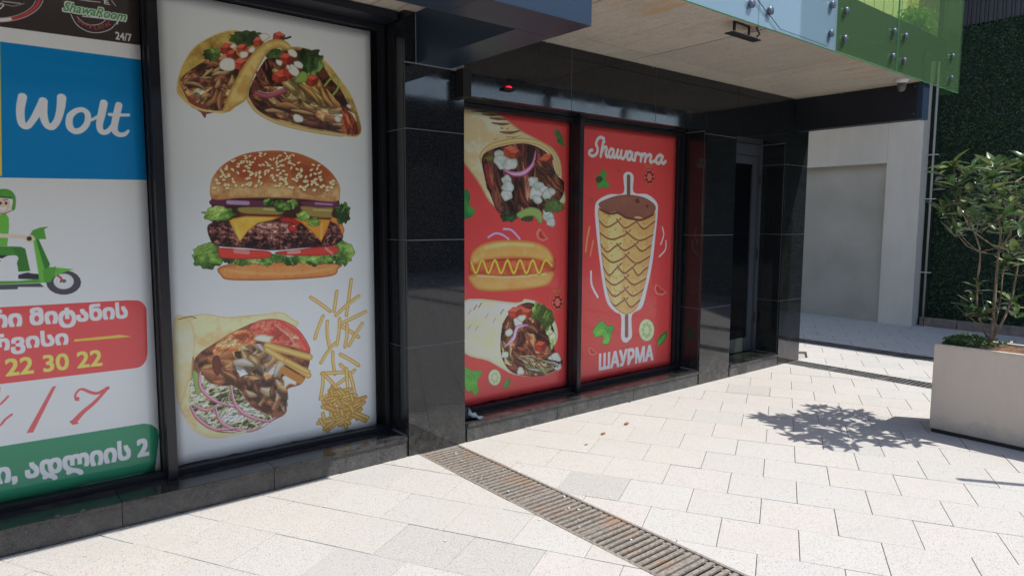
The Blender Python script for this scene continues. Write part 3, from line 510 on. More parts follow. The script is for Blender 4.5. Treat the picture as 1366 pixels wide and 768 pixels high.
# ---------------------------------------------------------------- building kit
def tag(o, label=None, cat=None, group=None, kind=None):
    if label: o['label'] = label
    if cat: o['category'] = cat
    if group: o['group'] = group
    if kind: o['kind'] = kind
    return o
def thing(name, label, cat, loc=(0, 0, 0), group=None):
    o = bpy.data.objects.new(name, None); C.objects.link(o); o.location = loc; o.empty_display_size = .1
    return tag(o, label, cat, group)
class MB:
    def __init__(s): s.v, s.f = [], []
    def box(s, x0, x1, y0, y1, z0, z1):
        n = len(s.v); s.v += [(x, y, z) for z in (z0, z1) for y in (y0, y1) for x in (x0, x1)]
        s.f += [tuple(n+i for i in q) for q in ((0, 2, 3, 1), (4, 5, 7, 6), (0, 1, 5, 4), (2, 6, 7, 3), (0, 4, 6, 2), (1, 3, 7, 5))]; return s
    def quad(s, *p): n = len(s.v); s.v += list(p); s.f.append(tuple(range(n, n+len(p)))); return s
    def prism(s, pts, z0, z1, ch=0):
        n = len(s.v); k = len(pts); c = (sum(p[0] for p in pts)/k, sum(p[1] for p in pts)/k)
        ring = [(pts, z0)]
        if ch:
            ring.append((pts, z1-ch)); q = []
            for x, y in pts:
                d = math.hypot(x-c[0], y-c[1])+1e-9; q.append((x-(x-c[0])/d*ch*1.4, y-(y-c[1])/d*ch*1.4))
            ring.append((q, z1))
        else: ring.append((pts, z1))
        for r, z in ring: s.v += [(x, y, z) for x, y in r]
        for i in range(len(ring)-1):
            for j in range(k): a = n+i*k+j; b = n+i*k+(j+1) % k; s.f.append((a, b, b+k, a+k))
        s.f.append(tuple(n+(len(ring)-1)*k+j for j in range(k))); s.f.append(tuple(n+j for j in reversed(range(k)))); return s
    def tube(s, pts, rad, n=8, cap=True):
        pts = [Vector(p) for p in pts]; rad = rad if hasattr(rad, '__len__') else [rad]*len(pts); base = len(s.v)
        u = None
        for i, p in enumerate(pts):
            t = (pts[min(i+1, len(pts)-1)]-pts[max(i-1, 0)]).normalized()
            if u is None: u = t.orthogonal().normalized()
            else: u = (u-t*u.dot(t)).normalized()
            w = t.cross(u)
            for j in range(n): a = 2*math.pi*j/n; s.v.append(tuple(p+(u*math.cos(a)+w*math.sin(a))*rad[i]))
        for i in range(len(pts)-1):
            for j in range(n): a = base+i*n+j; b = base+i*n+(j+1) % n; s.f.append((a, b, b+n, a+n))
        if cap: s.f.append(tuple(base+j for j in reversed(range(n)))); s.f.append(tuple(base+(len(pts)-1)*n+j for j in range(n)))
        return s
    def lathe(s, c, prof, n=20, axis='z'):
        base = len(s.v)
        for r, h in prof:
            for j in range(n):
                a = 2*math.pi*j/n; x, y = r*math.cos(a), r*math.sin(a)
                s.v.append((c[0]+x, c[1]+y, c[2]+h) if axis == 'z' else (c[0]+x, c[1]-h, c[2]+y))
        for i in range(len(prof)-1):
            for j in range(n): a = base+i*n+j; b = base+i*n+(j+1) % n; s.f.append((a, b, b+n, a+n))
        s.f.append(tuple(base+j for j in reversed(range(n)))); s.f.append(tuple(base+(len(prof)-1)*n+j for j in range(n))); return s
    def build(s, name, mat, parent=None, bevel=0, smooth=False):
        me = bpy.data.meshes.new(name); me.from_pydata(s.v, [], s.f); me.update(); me.materials.append(mat)
        o = bpy.data.objects.new(name, me); C.objects.link(o)
        if parent is not None:
            o.parent = parent; o.location = -parent.location if parent.parent is None else (0, 0, 0)
        if smooth: me.polygons.foreach_set('use_smooth', [True]*len(me.polygons))
        if bevel:
            b = o.modifiers.new('bevel', 'BEVEL'); b.width = bevel; b.segments = 2; b.limit_method = 'ANGLE'
        return o
def at_origin(o, x, y, z):
    """put an object's own origin at (x, y, z) in its parent's frame without moving its shape"""
    o.data.transform(Matrix.Translation((-x, -y, -z))); o.location = (o.location[0]+x, o.location[1]+y, o.location[2]+z); return o
# ---------------------------------------------------------------- materials
def mat(name, col=(.5, .5, .5), rough=.6, spec=.5, metal=0., **kw):
    m = bpy.data.materials.new(name); m.use_nodes = True; n = m.node_tree.nodes; b = n['Principled BSDF']
    b.inputs['Base Color'].default_value = (*col, 1); b.inputs['Roughness'].default_value = rough
    b.inputs['Specular IOR Level'].default_value = spec; b.inputs['Metallic'].default_value = metal
    for k, v in kw.items(): b.inputs[k.replace('_', ' ')].default_value = v
    return m
class N:
    """short node wiring"""
    def __init__(s, m): s.t = m.node_tree; s.b = s.t.nodes['Principled BSDF']; s.tc = s.t.nodes.new('ShaderNodeTexCoord'); s.geo = s.t.nodes.new('ShaderNodeNewGeometry'); s.oi = s.t.nodes.new('ShaderNodeObjectInfo')
    def link(s, a, b): s.t.links.new(a, b)
    def pos(s, sx=1, sy=1, sz=1, obj=False):
        m = s.t.nodes.new('ShaderNodeMapping'); m.inputs['Scale'].default_value = (sx, sy, sz)
        s.link(s.tc.outputs['Object'] if obj else s.geo.outputs['Position'], m.inputs[0]); return m.outputs[0]
    def noise(s, v, sc, det=3, rough=.5, dist=0):
        n = s.t.nodes.new('ShaderNodeTexNoise'); n.inputs['Scale'].default_value = sc; n.inputs['Detail'].default_value = det; n.inputs['Roughness'].default_value = rough; n.inputs['Distortion'].default_value = dist
        s.link(v, n.inputs['Vector']); return n.outputs[0]
    def voro(s, v, sc, out=0, rnd=1.):
        n = s.t.nodes.new('ShaderNodeTexVoronoi'); n.inputs['Scale'].default_value = sc; n.inputs['Randomness'].default_value = rnd; s.link(v, n.inputs['Vector']); return n.outputs[out]
    def ramp(s, f, stops):
        r = s.t.nodes.new('ShaderNodeValToRGB'); e = r.color_ramp.elements
        while len(e) < len(stops): e.new(.5)
        for i, (p, c) in enumerate(stops): e[i].position = p; e[i].color = (*c, 1) if hasattr(c, '__len__') else (c, c, c, 1)
        s.link(f, r.inputs[0]); return r.outputs[0]
    def mix(s, f, a, b, mode='MIX'):
        m = s.t.nodes.new('ShaderNodeMix'); m.data_type = 'RGBA'; m.blend_type = mode
        for k, v in ((0, f), (6, a), (7, b)):
            if hasattr(v, 'node'): s.link(v, m.inputs[k])
            elif k == 0: m.inputs[0].default_value = v
            else: m.inputs[k].default_value = (*v, 1) if hasattr(v, '__len__') else (v, v, v, 1)
        return m.outputs[2]
    def math(s, op, a, b=None, c=None):
        m = s.t.nodes.new('ShaderNodeMath'); m.operation = op
        for k, v in enumerate((a, b, c)):
            if v is None: continue
            if hasattr(v, 'node'): s.link(v, m.inputs[k])
            else: m.inputs[k].default_value = v
        return m.outputs[0]
    def sep(s, v): m = s.t.nodes.new('ShaderNodeSeparateXYZ'); s.link(v, m.inputs[0]); return m.outputs
    def col(s, c): s.link(c, s.b.inputs['Base Color'])
    def rough(s, c): s.link(c, s.b.inputs['Roughness'])
    def bump(s, h, st=.3, d=.002):
        b = s.t.nodes.new('ShaderNodeBump'); b.inputs['Strength'].default_value = st; b.inputs['Distance'].default_value = d; s.link(h, b.inputs['Height']); s.link(b.outputs[0], s.b.inputs['Normal'])
# light granite of the paving: coarse salt and pepper, each slab its own tone
def paving_mat(name, per_slab=True):
    m = mat(name, rough=.82, spec=.3); n = N(m); p = n.pos()
    tone = n.ramp(n.oi.outputs['Random'], [(0, (.39, .38, .36)), (.04, (.43, .42, .40)), (.45, (.455, .43, .405)), (.7, (.45, .44, .415)), (.95, (.435, .425, .405)), (1, (.40, .39, .375))])
    sp = n.noise(p, 170, 4, .8); tone = n.mix(n.ramp(sp, [(.38, .0), (.47, .75), (.60, 1.)]), n.mix(1., tone, .55, 'MULTIPLY'), tone)
    sp2 = n.voro(p, 210, 1); tone = n.mix(n.ramp(n.sep(sp2)[0], [(.0, 1.), (.10, .0)]), tone, (.20, .19, .18))
    st = n.noise(p, 1.6, 5, .62); tone = n.mix(n.ramp(st, [(.50, 0.), (.72, .5)]), tone, (.36, .345, .31))
    st2 = n.noise(p, 7, 6, .7, .4); tone = n.mix(n.ramp(st2, [(.58, 0.), (.75, .35)]), tone, (.40, .36, .29))
    gum = n.voro(p, 3.1, 0); tone = n.mix(n.ramp(gum, [(.028, .55), (.040, 0.)]), tone, (.22, .21, .20))
    br = n.noise(n.pos(1, 1, 1), .55, 4, .6); tone = n.mix(n.ramp(br, [(.48, 0.), (.66, .28)]), tone, (.40, .385, .35))
    n.col(tone); n.bump(n.math('ADD', sp, n.math('MULTIPLY', n.noise(p, 30, 3), .6)), .5, .002); return m
def granite_black(name, base=.009, rough=.035):
    m = mat(name, rough=rough, spec=.6); n = N(m); p = n.pos()
    sp = n.noise(p, 330, 3, .75); c = n.ramp(sp, [(.45, (base*.5,)*3), (.55, (base, base*1.12, base*1.3)), (.63, (base*5, base*6, base*7.5)), (.70, (base*14, base*16, base*19))])
    sm = n.noise(p, 2.3, 5, .6, .5); c = n.mix(n.ramp(sm, [(.55, 0.), (.85, .18)]), c, (.05, .05, .05))
    z_ = n.sep(p)[2]; du = n.math('MULTIPLY', n.ramp(n.math('ADD', z_, n.math('MULTIPLY', n.noise(p, 6, 5, .65), .5)), [(.25, .55), (.55, 0.)]), n.ramp(n.noise(p, 14, 5, .7), [(.4, .1), (.65, 1.)])); c = n.mix(du, c, (.11, .105, .095))
    n.col(c); r = n.ramp(n.noise(p, 5, 4, .6), [(.35, (rough*.7,)*3), (.75, (rough*2.6,)*3)]); n.rough(r); return m
M = {}
M['slab'] = paving_mat('light_granite_paving')
m = mat('joint_mortar', rough=.95); n = N(m); n.col(n.ramp(n.noise(n.pos(), 60, 3), [(.35, (.19, .175, .15)), (.65, (.42, .40, .35))])); M['joint'] = m
M['granite'] = granite_black('polished_black_granite')
M['riser'] = granite_black('honed_black_granite', .020, .2)
M['grout'] = mat('pale_grout', (.27, .28, .29), .8)
M['frame'] = mat('black_window_frame', (.012, .012, .016), .32, .5)
M['frame_grey'] = mat('anthracite_door_frame', (.065, .075, .09), .35, .5)
M['rubber'] = mat('black_gasket', (.006, .006, .006), .6)
m = mat('dark_pane', (.004, .005, .007), .02, .5); M['pane'] = m
m = mat('navy_cladding', (.022, .040, .068), .32, .45, .25); n = N(m); n.bump(n.noise(n.pos(), .9, 2), .3, .02); M['navy'] = m
M['navydark'] = mat('dark_navy_beam', (.010, .012, .019), .42, .4)
M['steel'] = mat('brushed_steel', (.12, .14, .18), .3, .5, .5)
M['screw'] = mat('bright_screw', (.7, .7, .7), .3, .5, .8)
# board marked concrete with rust
m = mat('board_marked_concrete', rough=.85, spec=.25); n = N(m); p = n.pos(); X, Y, Z = n.sep(p)
tone = n.ramp(n.oi.outputs['Random'], [(0, (.42, .39, .335)), (.5, (.52, .46, .375)), (1, (.47, .43, .365))])
grain = n.noise(n.pos(22, 3, 1), 1, 6, .65, .3); tone = n.mix(n.ramp(grain, [(.35, .22), (.65, 0.)]), tone, (.27, .24, .20)); tone = n.mix(n.ramp(n.noise(p, 1.7, 6, .65, .6), [(.45, 0.), (.68, .55)]), tone, (.33, .315, .285)); tone = n.mix(n.ramp(n.noise(p, 24, 6, .75), [(.52, 0.), (.68, .5)]), tone, (.24, .225, .20)); tone = n.mix(n.ramp(n.noise(n.pos(3, 1, 1), 4, 5, .7), [(.60, 0.), (.72, .5)]), tone, (.60, .57, .50))
fine = n.noise(p, 90, 4, .7); tone = n.mix(n.ramp(fine, [(.45, .35), (.6, 0.)]), tone, (.25, .23, .2))
w = n.math('ADD', X, n.math('MULTIPLY', n.noise(p, 3, 3), .05)); fr = n.math('PINGPONG', w, .085)
line = n.ramp(fr, [(.0, .9), (.006, .6), (.014, 0.)])
fade = n.ramp(n.math('ADD', n.math('MULTIPLY', X, .25), n.math('MULTIPLY', n.noise(p, 2.2, 4), .6)), [(.75, 1.), (1.45, .15)])
tone = n.mix(n.math('MULTIPLY', line, fade), tone, (.25, .17, .09))
rust = n.ramp(n.math('SUBTRACT', n.noise(n.pos(7, 1.6, 1), 1, 5, .6), n.math('MULTIPLY', n.math('SUBTRACT', Y, 2.55), .16)), [(.52, 0.), (.64, .6)])
tone = n.mix(rust, tone, (.42, .25, .095)); n.col(tone); n.bump(n.math('ADD', grain, n.math('MULTIPLY', line, -.6)), .5, .004); M['soffit'] = m
# cream render
m = mat('cream_render', rough=.8, spec=.3); n = N(m); p = n.pos(); g = n.noise(p, 38, 5, .65); st = n.noise(n.pos(1, 1, .35), 2.2, 5, .6)
n.col(n.mix(n.ramp(st, [(.40, 0.), (.70, .5)]), (.62, .575, .50), (.45, .415, .36))); n.bump(g, .5, .006); M['render'] = m
m = mat('grey_render', rough=.85, spec=.25); n = N(m); n.col(n.ramp(n.noise(n.pos(), 1.5, 5), [(.3, (.36, .34, .29)), (.7, (.47, .44, .38))])); n.bump(n.noise(n.pos(), 45, 4), .35, .004); M['niche'] = m
m = mat('planter_paint', rough=.62, spec=.35); n = N(m); p = n.pos(); n.col(n.mix(n.ramp(n.noise(n.pos(3, 3, .7), 2.5, 5, .6), [(.5, 0.), (.8, .4)]), (.60, .505, .41), (.49, .40, .32))); z_ = n.sep(p)[2]; du = n.ramp(n.math('ADD', z_, n.math('MULTIPLY', n.noise(p, 7, 5, .7), .35)), [(.20, .7), (.34, 0.)]); top = n.ramp(n.math('SUBTRACT', z_, n.math('MULTIPLY', n.noise(n.pos(9, 9, 1), 3, 5, .7), .10)), [(.585, 0.), (.63, .45)]); c_ = n.mix(n.ramp(n.noise(n.pos(3, 3, .7), 2.5, 5, .6), [(.5, 0.), (.8, .4)]), (.60, .505, .41), (.49, .40, .32)); n.col(n.mix(top, n.mix(du, c_, (.33, .28, .23)), (.38, .32, .26))); n.bump(n.noise(p, 25, 3), .15, .003); M['planter'] = m
M['black'] = mat('black_plastic', (.008, .008, .009), .45)
m = mat('soil', rough=.95); n = N(m); n.col(n.ramp(n.noise(n.pos(), 35, 5, .7), [(.3, (.03, .018, .01)), (.55, (.13, .065, .035)), (.75, (.24, .13, .075))])); n.bump(n.noise(n.pos(), 60, 4), 1, .01); M['soil'] = m
m = mat('bark', rough=.85); n = N(m); n.col(n.ramp(n.noise(n.pos(30, 30, 8), 2, 5), [(.3, (.10, .075, .05)), (.7, (.26, .20, .14))])); n.bump(n.noise(n.pos(30, 30, 8), 3, 4), .5, .003); M['bark'] = m
def leaf_mat(name, stops, tr=.25, rough=.35):
    m = mat(name, rough=rough, spec=.5); n = N(m)
    c = n.ramp(n.oi.outputs['Random'], stops) if stops[0][0] >= 0 else None
    n.col(c)
    t = n.t.nodes.new('ShaderNodeBsdfTranslucent'); n.link(c, t.inputs[0]); mx = n.t.nodes.new('ShaderNodeMixShader'); mx.inputs[0].default_value = tr
    out = n.t.nodes['Material Output']; n.link(n.b.outputs[0], mx.inputs[1]); n.link(t.outputs[0], mx.inputs[2]); n.link(mx.outputs[0], out.inputs[0]); return m
M['leaf'] = leaf_mat('glossy_leaf', [(0, (.03, .07, .022)), (.35, (.05, .10, .03)), (.6, (.08, .14, .045)), (.82, (.17, .20, .06)), (1, (.04, .085, .035))], .22, .30)
def patch_leaf(name, a, b, c_, tr=.2, sc=14):
    m = mat(name, rough=.45, spec=.4); n = N(m); c = n.ramp(n.noise(n.pos(), sc, 3, .6), [(.3, a), (.5, b), (.72, c_)]); n.col(c)
    t = n.t.nodes.new('ShaderNodeBsdfTranslucent'); n.link(c, t.inputs[0]); mx = n.t.nodes.new('ShaderNodeMixShader'); mx.inputs[0].default_value = tr
    out = n.t.nodes['Material Output']; n.link(n.b.outputs[0], mx.inputs[1]); n.link(t.outputs[0], mx.inputs[2]); n.link(mx.outputs[0], out.inputs[0]); return m
M['hedge'] = patch_leaf('boxwood_leaf', (.014, .036, .018), (.030, .070, .032), (.065, .125, .055), .1)
M['hedgeback'] = mat('hedge_backing', (.008, .02, .010), .9)
M['cover'] = patch_leaf('ground_cover_leaf', (.05, .09, .03), (.09, .15, .05), (.16, .24, .09), .25, 30)
M['terrace_leaf'] = patch_leaf('bright_leaf', (.14, .26, .05), (.26, .40, .08), (.42, .52, .14), .35, 18)
m = mat('cladding', (.05, .052, .06), .45, .4, .3); M['clad'] = m
m = mat('tan_boards', rough=.7); n = N(m); n.col(n.mix(n.ramp(n.noise(n.pos(9, 9, 1), 2, 4), [(.3, 0.), (.7, 1.)]), (.42, .30, .17), (.52, .40, .25))); M['boards'] = m
def tinted(name, col, milk, milkcol):
    m = bpy.data.materials.new(name); m.use_nodes = True; t = m.node_tree; t.nodes.clear(); o = t.nodes.new('ShaderNodeOutputMaterial')
    tr = t.nodes.new('ShaderNodeBsdfTransparent'); tr.inputs[0].default_value = (*col, 1); di = t.nodes.new('ShaderNodeBsdfDiffuse'); di.inputs[0].default_value = (*milkcol, 1)
    a = t.nodes.new('ShaderNodeMixShader'); a.inputs[0].default_value = milk; gl = t.nodes.new('ShaderNodeBsdfGlossy'); gl.inputs['Roughness'].default_value = .03
    fr = t.nodes.new('ShaderNodeFresnel'); fr.inputs[0].default_value = 1.45; b = t.nodes.new('ShaderNodeMixShader')
    L_ = t.links.new; L_(tr.outputs[0], a.inputs[1]); L_(di.outputs[0], a.inputs[2]); ge = t.nodes.new('ShaderNodeNewGeometry'); mu = t.nodes.new('ShaderNodeMath'); mu.operation = 'MULTIPLY'; iv = t.nodes.new('ShaderNodeMath'); iv.operation = 'SUBTRACT'; iv.inputs[0].default_value = 1; L_(ge.outputs['Backfacing'], iv.inputs[1]); L_(iv.outputs[0], mu.inputs[0]); L_(fr.outputs[0], mu.inputs[1]); L_(mu.outputs[0], b.inputs[0]); L_(a.outputs[0], b.inputs[1]); L_(gl.outputs[0], b.inputs[2]); L_(b.outputs[0], o.inputs[0]); return m
M['green_glass'] = tinted('green_glass', (.80, .93, .62), .20, (.13, .22, .14))
M['blue_glass'] = tinted('blue_glass', (.5, .68, .74), .5, (.26, .38, .46))
M['glass_edge'] = mat('glass_edge', (.10, .32, .18), .2)
# iron grating with rust
m = mat('cast_iron', rough=.7, spec=.4, metal=.3); n = N(m); p = n.pos()
n.col(n.mix(n.ramp(n.noise(p, 4.5, 5, .7), [(.52, 0.), (.68, .75)]), n.mix(n.ramp(n.noise(p, 60, 3), [(.4, 0.), (.6, 1.)]), (.17, .155, .135), (.28, .25, .215)), (.29, .18, .11))); n.bump(n.noise(p, 120, 3), .4, .002); M['iron'] = m
m = mat('galvanised_grate', rough=.5, spec=.5, metal=.5); n = N(m); n.col(n.ramp(n.noise(n.pos(), 9, 4), [(.3, (.09, .09, .09)), (.7, (.19, .185, .18))])); M['galv'] = m
M['pit'] = mat('drain_channel', (.012, .011, .010), .9)
M['kerb'] = mat('stone_kerb', (.20, .16, .13), .85)
m = M['kerb']; n = N(m); n.col(n.ramp(n.noise(n.pos(), 9, 5, .7), [(.3, (.12, .095, .08)), (.7, (.27, .215, .18))])); n.bump(n.noise(n.pos(), 40, 4), .6, .008)
M['white'] = mat('white_plastic', (.6, .6, .6), .4)
M['pebble'] = mat('brown_pebble', (.24, .11, .05), .7)
M['rag'] = mat('grey_blue_cloth', (.045, .07, .095), .85)
m = mat('opposite_facade', (.03, .03, .034), .6, .3); M['opp'] = m
M['red_glow'] = mat('red_glow', (.6, .01, .02), .3); M['red_glow'].node_tree.nodes['Principled BSDF'].inputs['Emission Color'].default_value = (1, .01, .03, 1); M['red_glow'].node_tree.nodes['Principled BSDF'].inputs['Emission Strength'].default_value = .7  # emission that stands for a red reflection in the granite
R = random.Random(11)
# ---------------------------------------------------------------- ground and paving
g = MB().quad((-40, -40, -.032), (45, -40, -.032), (45, 40, -.032), (-40, 40, -.032)).build('ground', M['joint']); tag(g, kind='structure')
pave = bpy.data.objects.new('pavement', None); C.objects.link(pave); tag(pave, kind='structure')
TH = math.radians(-61.0); U = (math.cos(TH), math.sin(TH)); V = (-U[1], U[0]); LU, LV = .3715, .3455; O = (4.205, 1.966)
def clip(poly, a, b, c):                                  # keep a*x+b*y <= c
    out = []
    for i in range(len(poly)):
        p, q = poly[i-1], poly[i]; dp, dq = a*p[0]+b*p[1]-c, a*q[0]+b*q[1]-c
        if (dp <= 0) != (dq <= 0): t = dp/(dp-dq); out.append((p[0]+(q[0]-p[0])*t, p[1]+(q[1]-p[1])*t))
        if dq <= 0: out.append(q)
    return out
def area(p): return abs(sum(p[i-1][0]*p[i][1]-p[i][0]*p[i-1][1] for i in range(len(p))))/2 if len(p) > 2 else 0
DR = [(2.285, 2.605), (6.985, 7.245), (8.385, 8.665)]       # the three drains run away from the shop front
def view(x, y, z=0):
    v = AX @ np.array([x, y, z-EYE]); return (v[0]/v[2]*FPX+683, v[1]/v[2]*FPX+384) if v[2] > .1 else (-9999, 0)
full = None; rest = MB(); count = 0; cells = []
for k in range(-40, 45):
    for j in range(-50, 60):
        sh = 0 if k % 2 else .5
        u0, v0 = (j+sh)*LU, k*LV; cx, cy = O[0]+U[0]*(u0+LU/2)+V[0]*(v0+LV/2), O[1]+U[1]*(u0+LU/2)+V[1]*(v0+LV/2)
        if not (-7 < cx < 12 and -7 < cy < 7): continue
        if cx < 7.6 and cy > 4.05: continue
        g_ = .0015
        q = [(u0+g_, v0+g_), (u0+LU-g_, v0+g_), (u0+LU-g_, v0+LV-g_), (u0+g_, v0+LV-g_)]
        q = [(O[0]+U[0]*a+V[0]*b, O[1]+U[1]*a+V[1]*b) for a, b in q]; whole = True; pieces = [q]
        for a, b in DR:
            nx = []
            for p in pieces:
                if p and max(x for x, y in p) > a and min(x for x, y in p) < b:
                    whole = False; nx += [clip(p, 1, 0, a-.003), clip(p, -1, 0, -b-.003)]
                else: nx.append(p)
            pieces = nx
        if cx < 7.5:
            for i, p in enumerate(pieces):
                if p and max(y for x, y in p) > 3.79: pieces[i] = clip(p, 0, 1, 3.79); whole = False
        for p in pieces:
            if area(p) < .0006: continue
            c = (sum(x for x, y in p)/len(p), sum(y for x, y in p)/len(p)); s = view(*c)
            cells.append((0 if (-40 < s[0] < 1400 and 400 < s[1] < 800) else 1, math.hypot(*c), p, c, whole))
cells.sort(key=lambda t: t[:2]); WH = None
for i, (off, d, p, c, whole) in enumerate(cells):
    dz = R.uniform(-.0012, .0012)
    if not off and count < 300:
        if whole:
            if WH is None:
                WH = bpy.data.meshes.new('paving_slab'); b = MB(); hu, hv = LU/2-.0015, LV/2-.0015
                b.prism([(-hu, -hv), (hu, -hv), (hu, hv), (-hu, hv)], -.03, 0, .0015); WH.from_pydata(b.v, [], b.f); WH.materials.append(M['slab'])
            o = bpy.data.objects.new('paving_slab', WH); C.objects.link(o); o.location = (c[0], c[1], dz); o.rotation_euler = (R.uniform(-.0015, .0015), R.uniform(-.0015, .0015), TH); o.parent = pave
        else:
            o = MB().prism([(x-c[0], y-c[1]) for x, y in p], -.03, 0, .0015).build('paving_slab', M['slab']); o.parent = pave; o.location = (c[0], c[1], dz)
        count += 1
    else: rest.prism(p, -.03, dz)
o = rest.build('outer_paving', M['slab'], pave); tag(o, kind='stuff')
print('slabs', count, 'outer', len(rest.f)//6)
# ---------------------------------------------------------------- drains
def drain(x0, x1, y0, y1, label, m, pitch, slot, seclen, fine=False):
    t = thing('drain_grate', label, 'drain', (x0, (y0+y1)/2, 0), 'drains let into the paving')
    MB().box(x0, x1, y0, y1, -.031, -.025).build('channel', M['pit'], t)
    f = MB(); f.box(x0-.001, x0+.015, y0, y1, -.028, .001); f.box(x1-.015, x1+.001, y0, y1, -.028, .001); f.build('rim', m, t)
    n = int((y1-y0)/pitch); w = x1-x0-.034; bar = None; rb = MB(); cnt = 0
    for i in range(n):
        y = y1-(i+.5)*pitch; big = (i % seclen) == 0; bw = pitch*(.8 if big else 1-slot)
        s = view((x0+x1)/2, y); vis = -20 < s[0] < 1386 and s[1] < 800
        if vis and not fine and cnt < 290:
            cnt += 1
            if big or bar is None:
                me = MB().prism([(-w/2, -bw/2), (w/2, -bw/2), (w/2, bw/2), (-w/2, bw/2)], -.010, 0, .002); o = me.build('grate_bar', m); ms = o.data
                if not big: bar = ms
            else: o = bpy.data.objects.new('grate_bar', bar); C.objects.link(o)
            o.parent = t; o.location = ((x0+x1)/2-t.location[0], y-t.location[1], -.001+R.uniform(-.001, .0005)); o.rotation_euler = (0, 0, R.uniform(-.004, .004))
        else: rb.box(x0+.014, x1-.014, y-bw/2, y+bw/2, -.010, -.001)
    if rb.v: tag(rb.build('grate_bars', m, t), kind='stuff')
    sp = MB()
    for xx in (x0+.016, x1-.034): sp.box(xx, xx+.018, y0, y1, -.024, -.0112)
    if not fine: sp.build('side_rail', m, t)
    return t
drain(*DR[0], -6, 3.775, 'rusty cast iron drain grate running from the black pillar towards the camera', M['iron'], .041, .46, 12)
drain(*DR[1], -6, 4.4, 'grey drain grate just beyond the last granite pillar, in full sun', M['galv'], .044, .5, 12, True)
drain(*DR[2], -6, 8, 'dark drain grate farthest away, at the edge of the shade by the cream wall', M['galv'], .044, .5, 12, True)
# ---------------------------------------------------------------- the shop building
B = thing('shop_building', 'black granite shop front with big windows under a concrete soffit', 'building', (0, 3.8, 0))
FY = 3.78                                            # face of the pillars
MB().box(-6, 7.26, 4.6, 9, -.02, 2.84).box(-6, 2.2, 4.3, 4.6, 2.80, 2.84).box(7.0, 7.26, 3.82, 4.6, 0, 2.84).build('wall', M['black'], B)
back = MB()
for x0, x1 in ((2.225, 2.65), (5.405, 5.875), (6.835, 7.26)): back.box(x0-.010, x1+.010, FY+.003, 4.58, -.02, 2.845)
back.box(2.661, 5.394, FY+.003, 4.02, 2.389, 2.845); back.box(5.886, 6.824, FY+.003, 4.05, 2.382, 2.845); back.build('grout_backing', M['grout'], B)
def panel(x0, x1, z0, z1, y=FY, t=.018, m='granite'):
    g_ = .0019; MB().box(x0+g_, x1-g_, y, y+t, z0+g_, z1-g_).build('granite_panel', M[m], B, bevel=.0012)
def side(x, y0, y1, z0, z1):
    g_ = .0019; MB().box(x, x+.015, y0+g_, y1-g_, z0+g_, z1-g_).build('granite_panel', M['granite'], B, bevel=.0012)
def under(x0, x1, y0, y1, z):
    MB().box(x0+.002, x1-.002, y0, y1, z, z+.014).build('granite_panel', M['granite'], B, bevel=.0012)
for z0, z1 in ((0, .725), (.725, 1.425), (1.425, 2.13), (2.13, 2.535)): panel(2.21, 2.665, z0, z1)
panel(2.21, 2.292, 2.538, 2.85)
for z0, z1 in ((.14, .725), (.725, 1.425), (1.425, 2.13), (2.13, 2.85)): side(2.21, FY+.019, 4.04, z0, z1)
for z0, z1 in ((0, .73), (.73, 1.425), (1.425, 2.36), (2.36, 2.85)): panel(5.39, 5.89, z0, z1)
for z0, z1 in ((.14, .73), (.73, 1.425), (1.425, 2.384)): side(5.39, FY+.019, 4.06, z0, z1)
for z0, z1 in ((0, .705), (.705, 1.42), (1.42, 2.16), (2.16, 2.85)): panel(6.82, 7.275, z0, z1)
for z0, z1 in ((.13, .705), (.705, 1.42), (1.42, 2.16), (2.16, 2.377)): side(6.82, FY+.019, 4.3, z0, z1)
for x0, x1 in ((2.665, 3.66), (3.66, 4.655), (4.655, 5.39)): panel(x0, x1, 2.385, 2.85); under(x0, x1, FY+.019, 4.10, 2.386)
panel(5.89, 6.82, 2.378, 2.85); under(5.89, 6.82, FY+.019, 4.25, 2.379)
MB().box(2.60, 2.665, 3.70, 3.779, 2.36, 2.54).build('corner_cover', M['rubber'], B)
# sills: a slab on a riser
def sill(x0, x1, zt, cuts, yb=4.12):
    xs = [x0]+cuts+[x1]
    for a, b in zip(xs[:-1], xs[1:]):
        MB().box(a+.001, b-.001, FY-.012, yb, zt-.022, zt).build('window_sill', M['granite'], B, bevel=.002)
        MB().box(a+.0015, b-.0015, FY, FY+.02, -.02, zt-.0225).build('sill_riser', M['riser'], B, bevel=.001)
    MB().box(x0, x1, FY+.021, yb, -.02, zt-.023).build('sill_core', M['grout'], B)
sill(-6, 2.195, .137, [-1.4, -.35, .55, 1.32]); sill(2.68, 5.375, .133, [3.55, 4.45]); sill(5.905, 6.81, .124, [], 4.3)
for x_ in (2.196, 5.376): MB().box(x_, x_+.013, 3.79, 3.9, -.02, .12).build('corner_gap', M['rubber'], B)
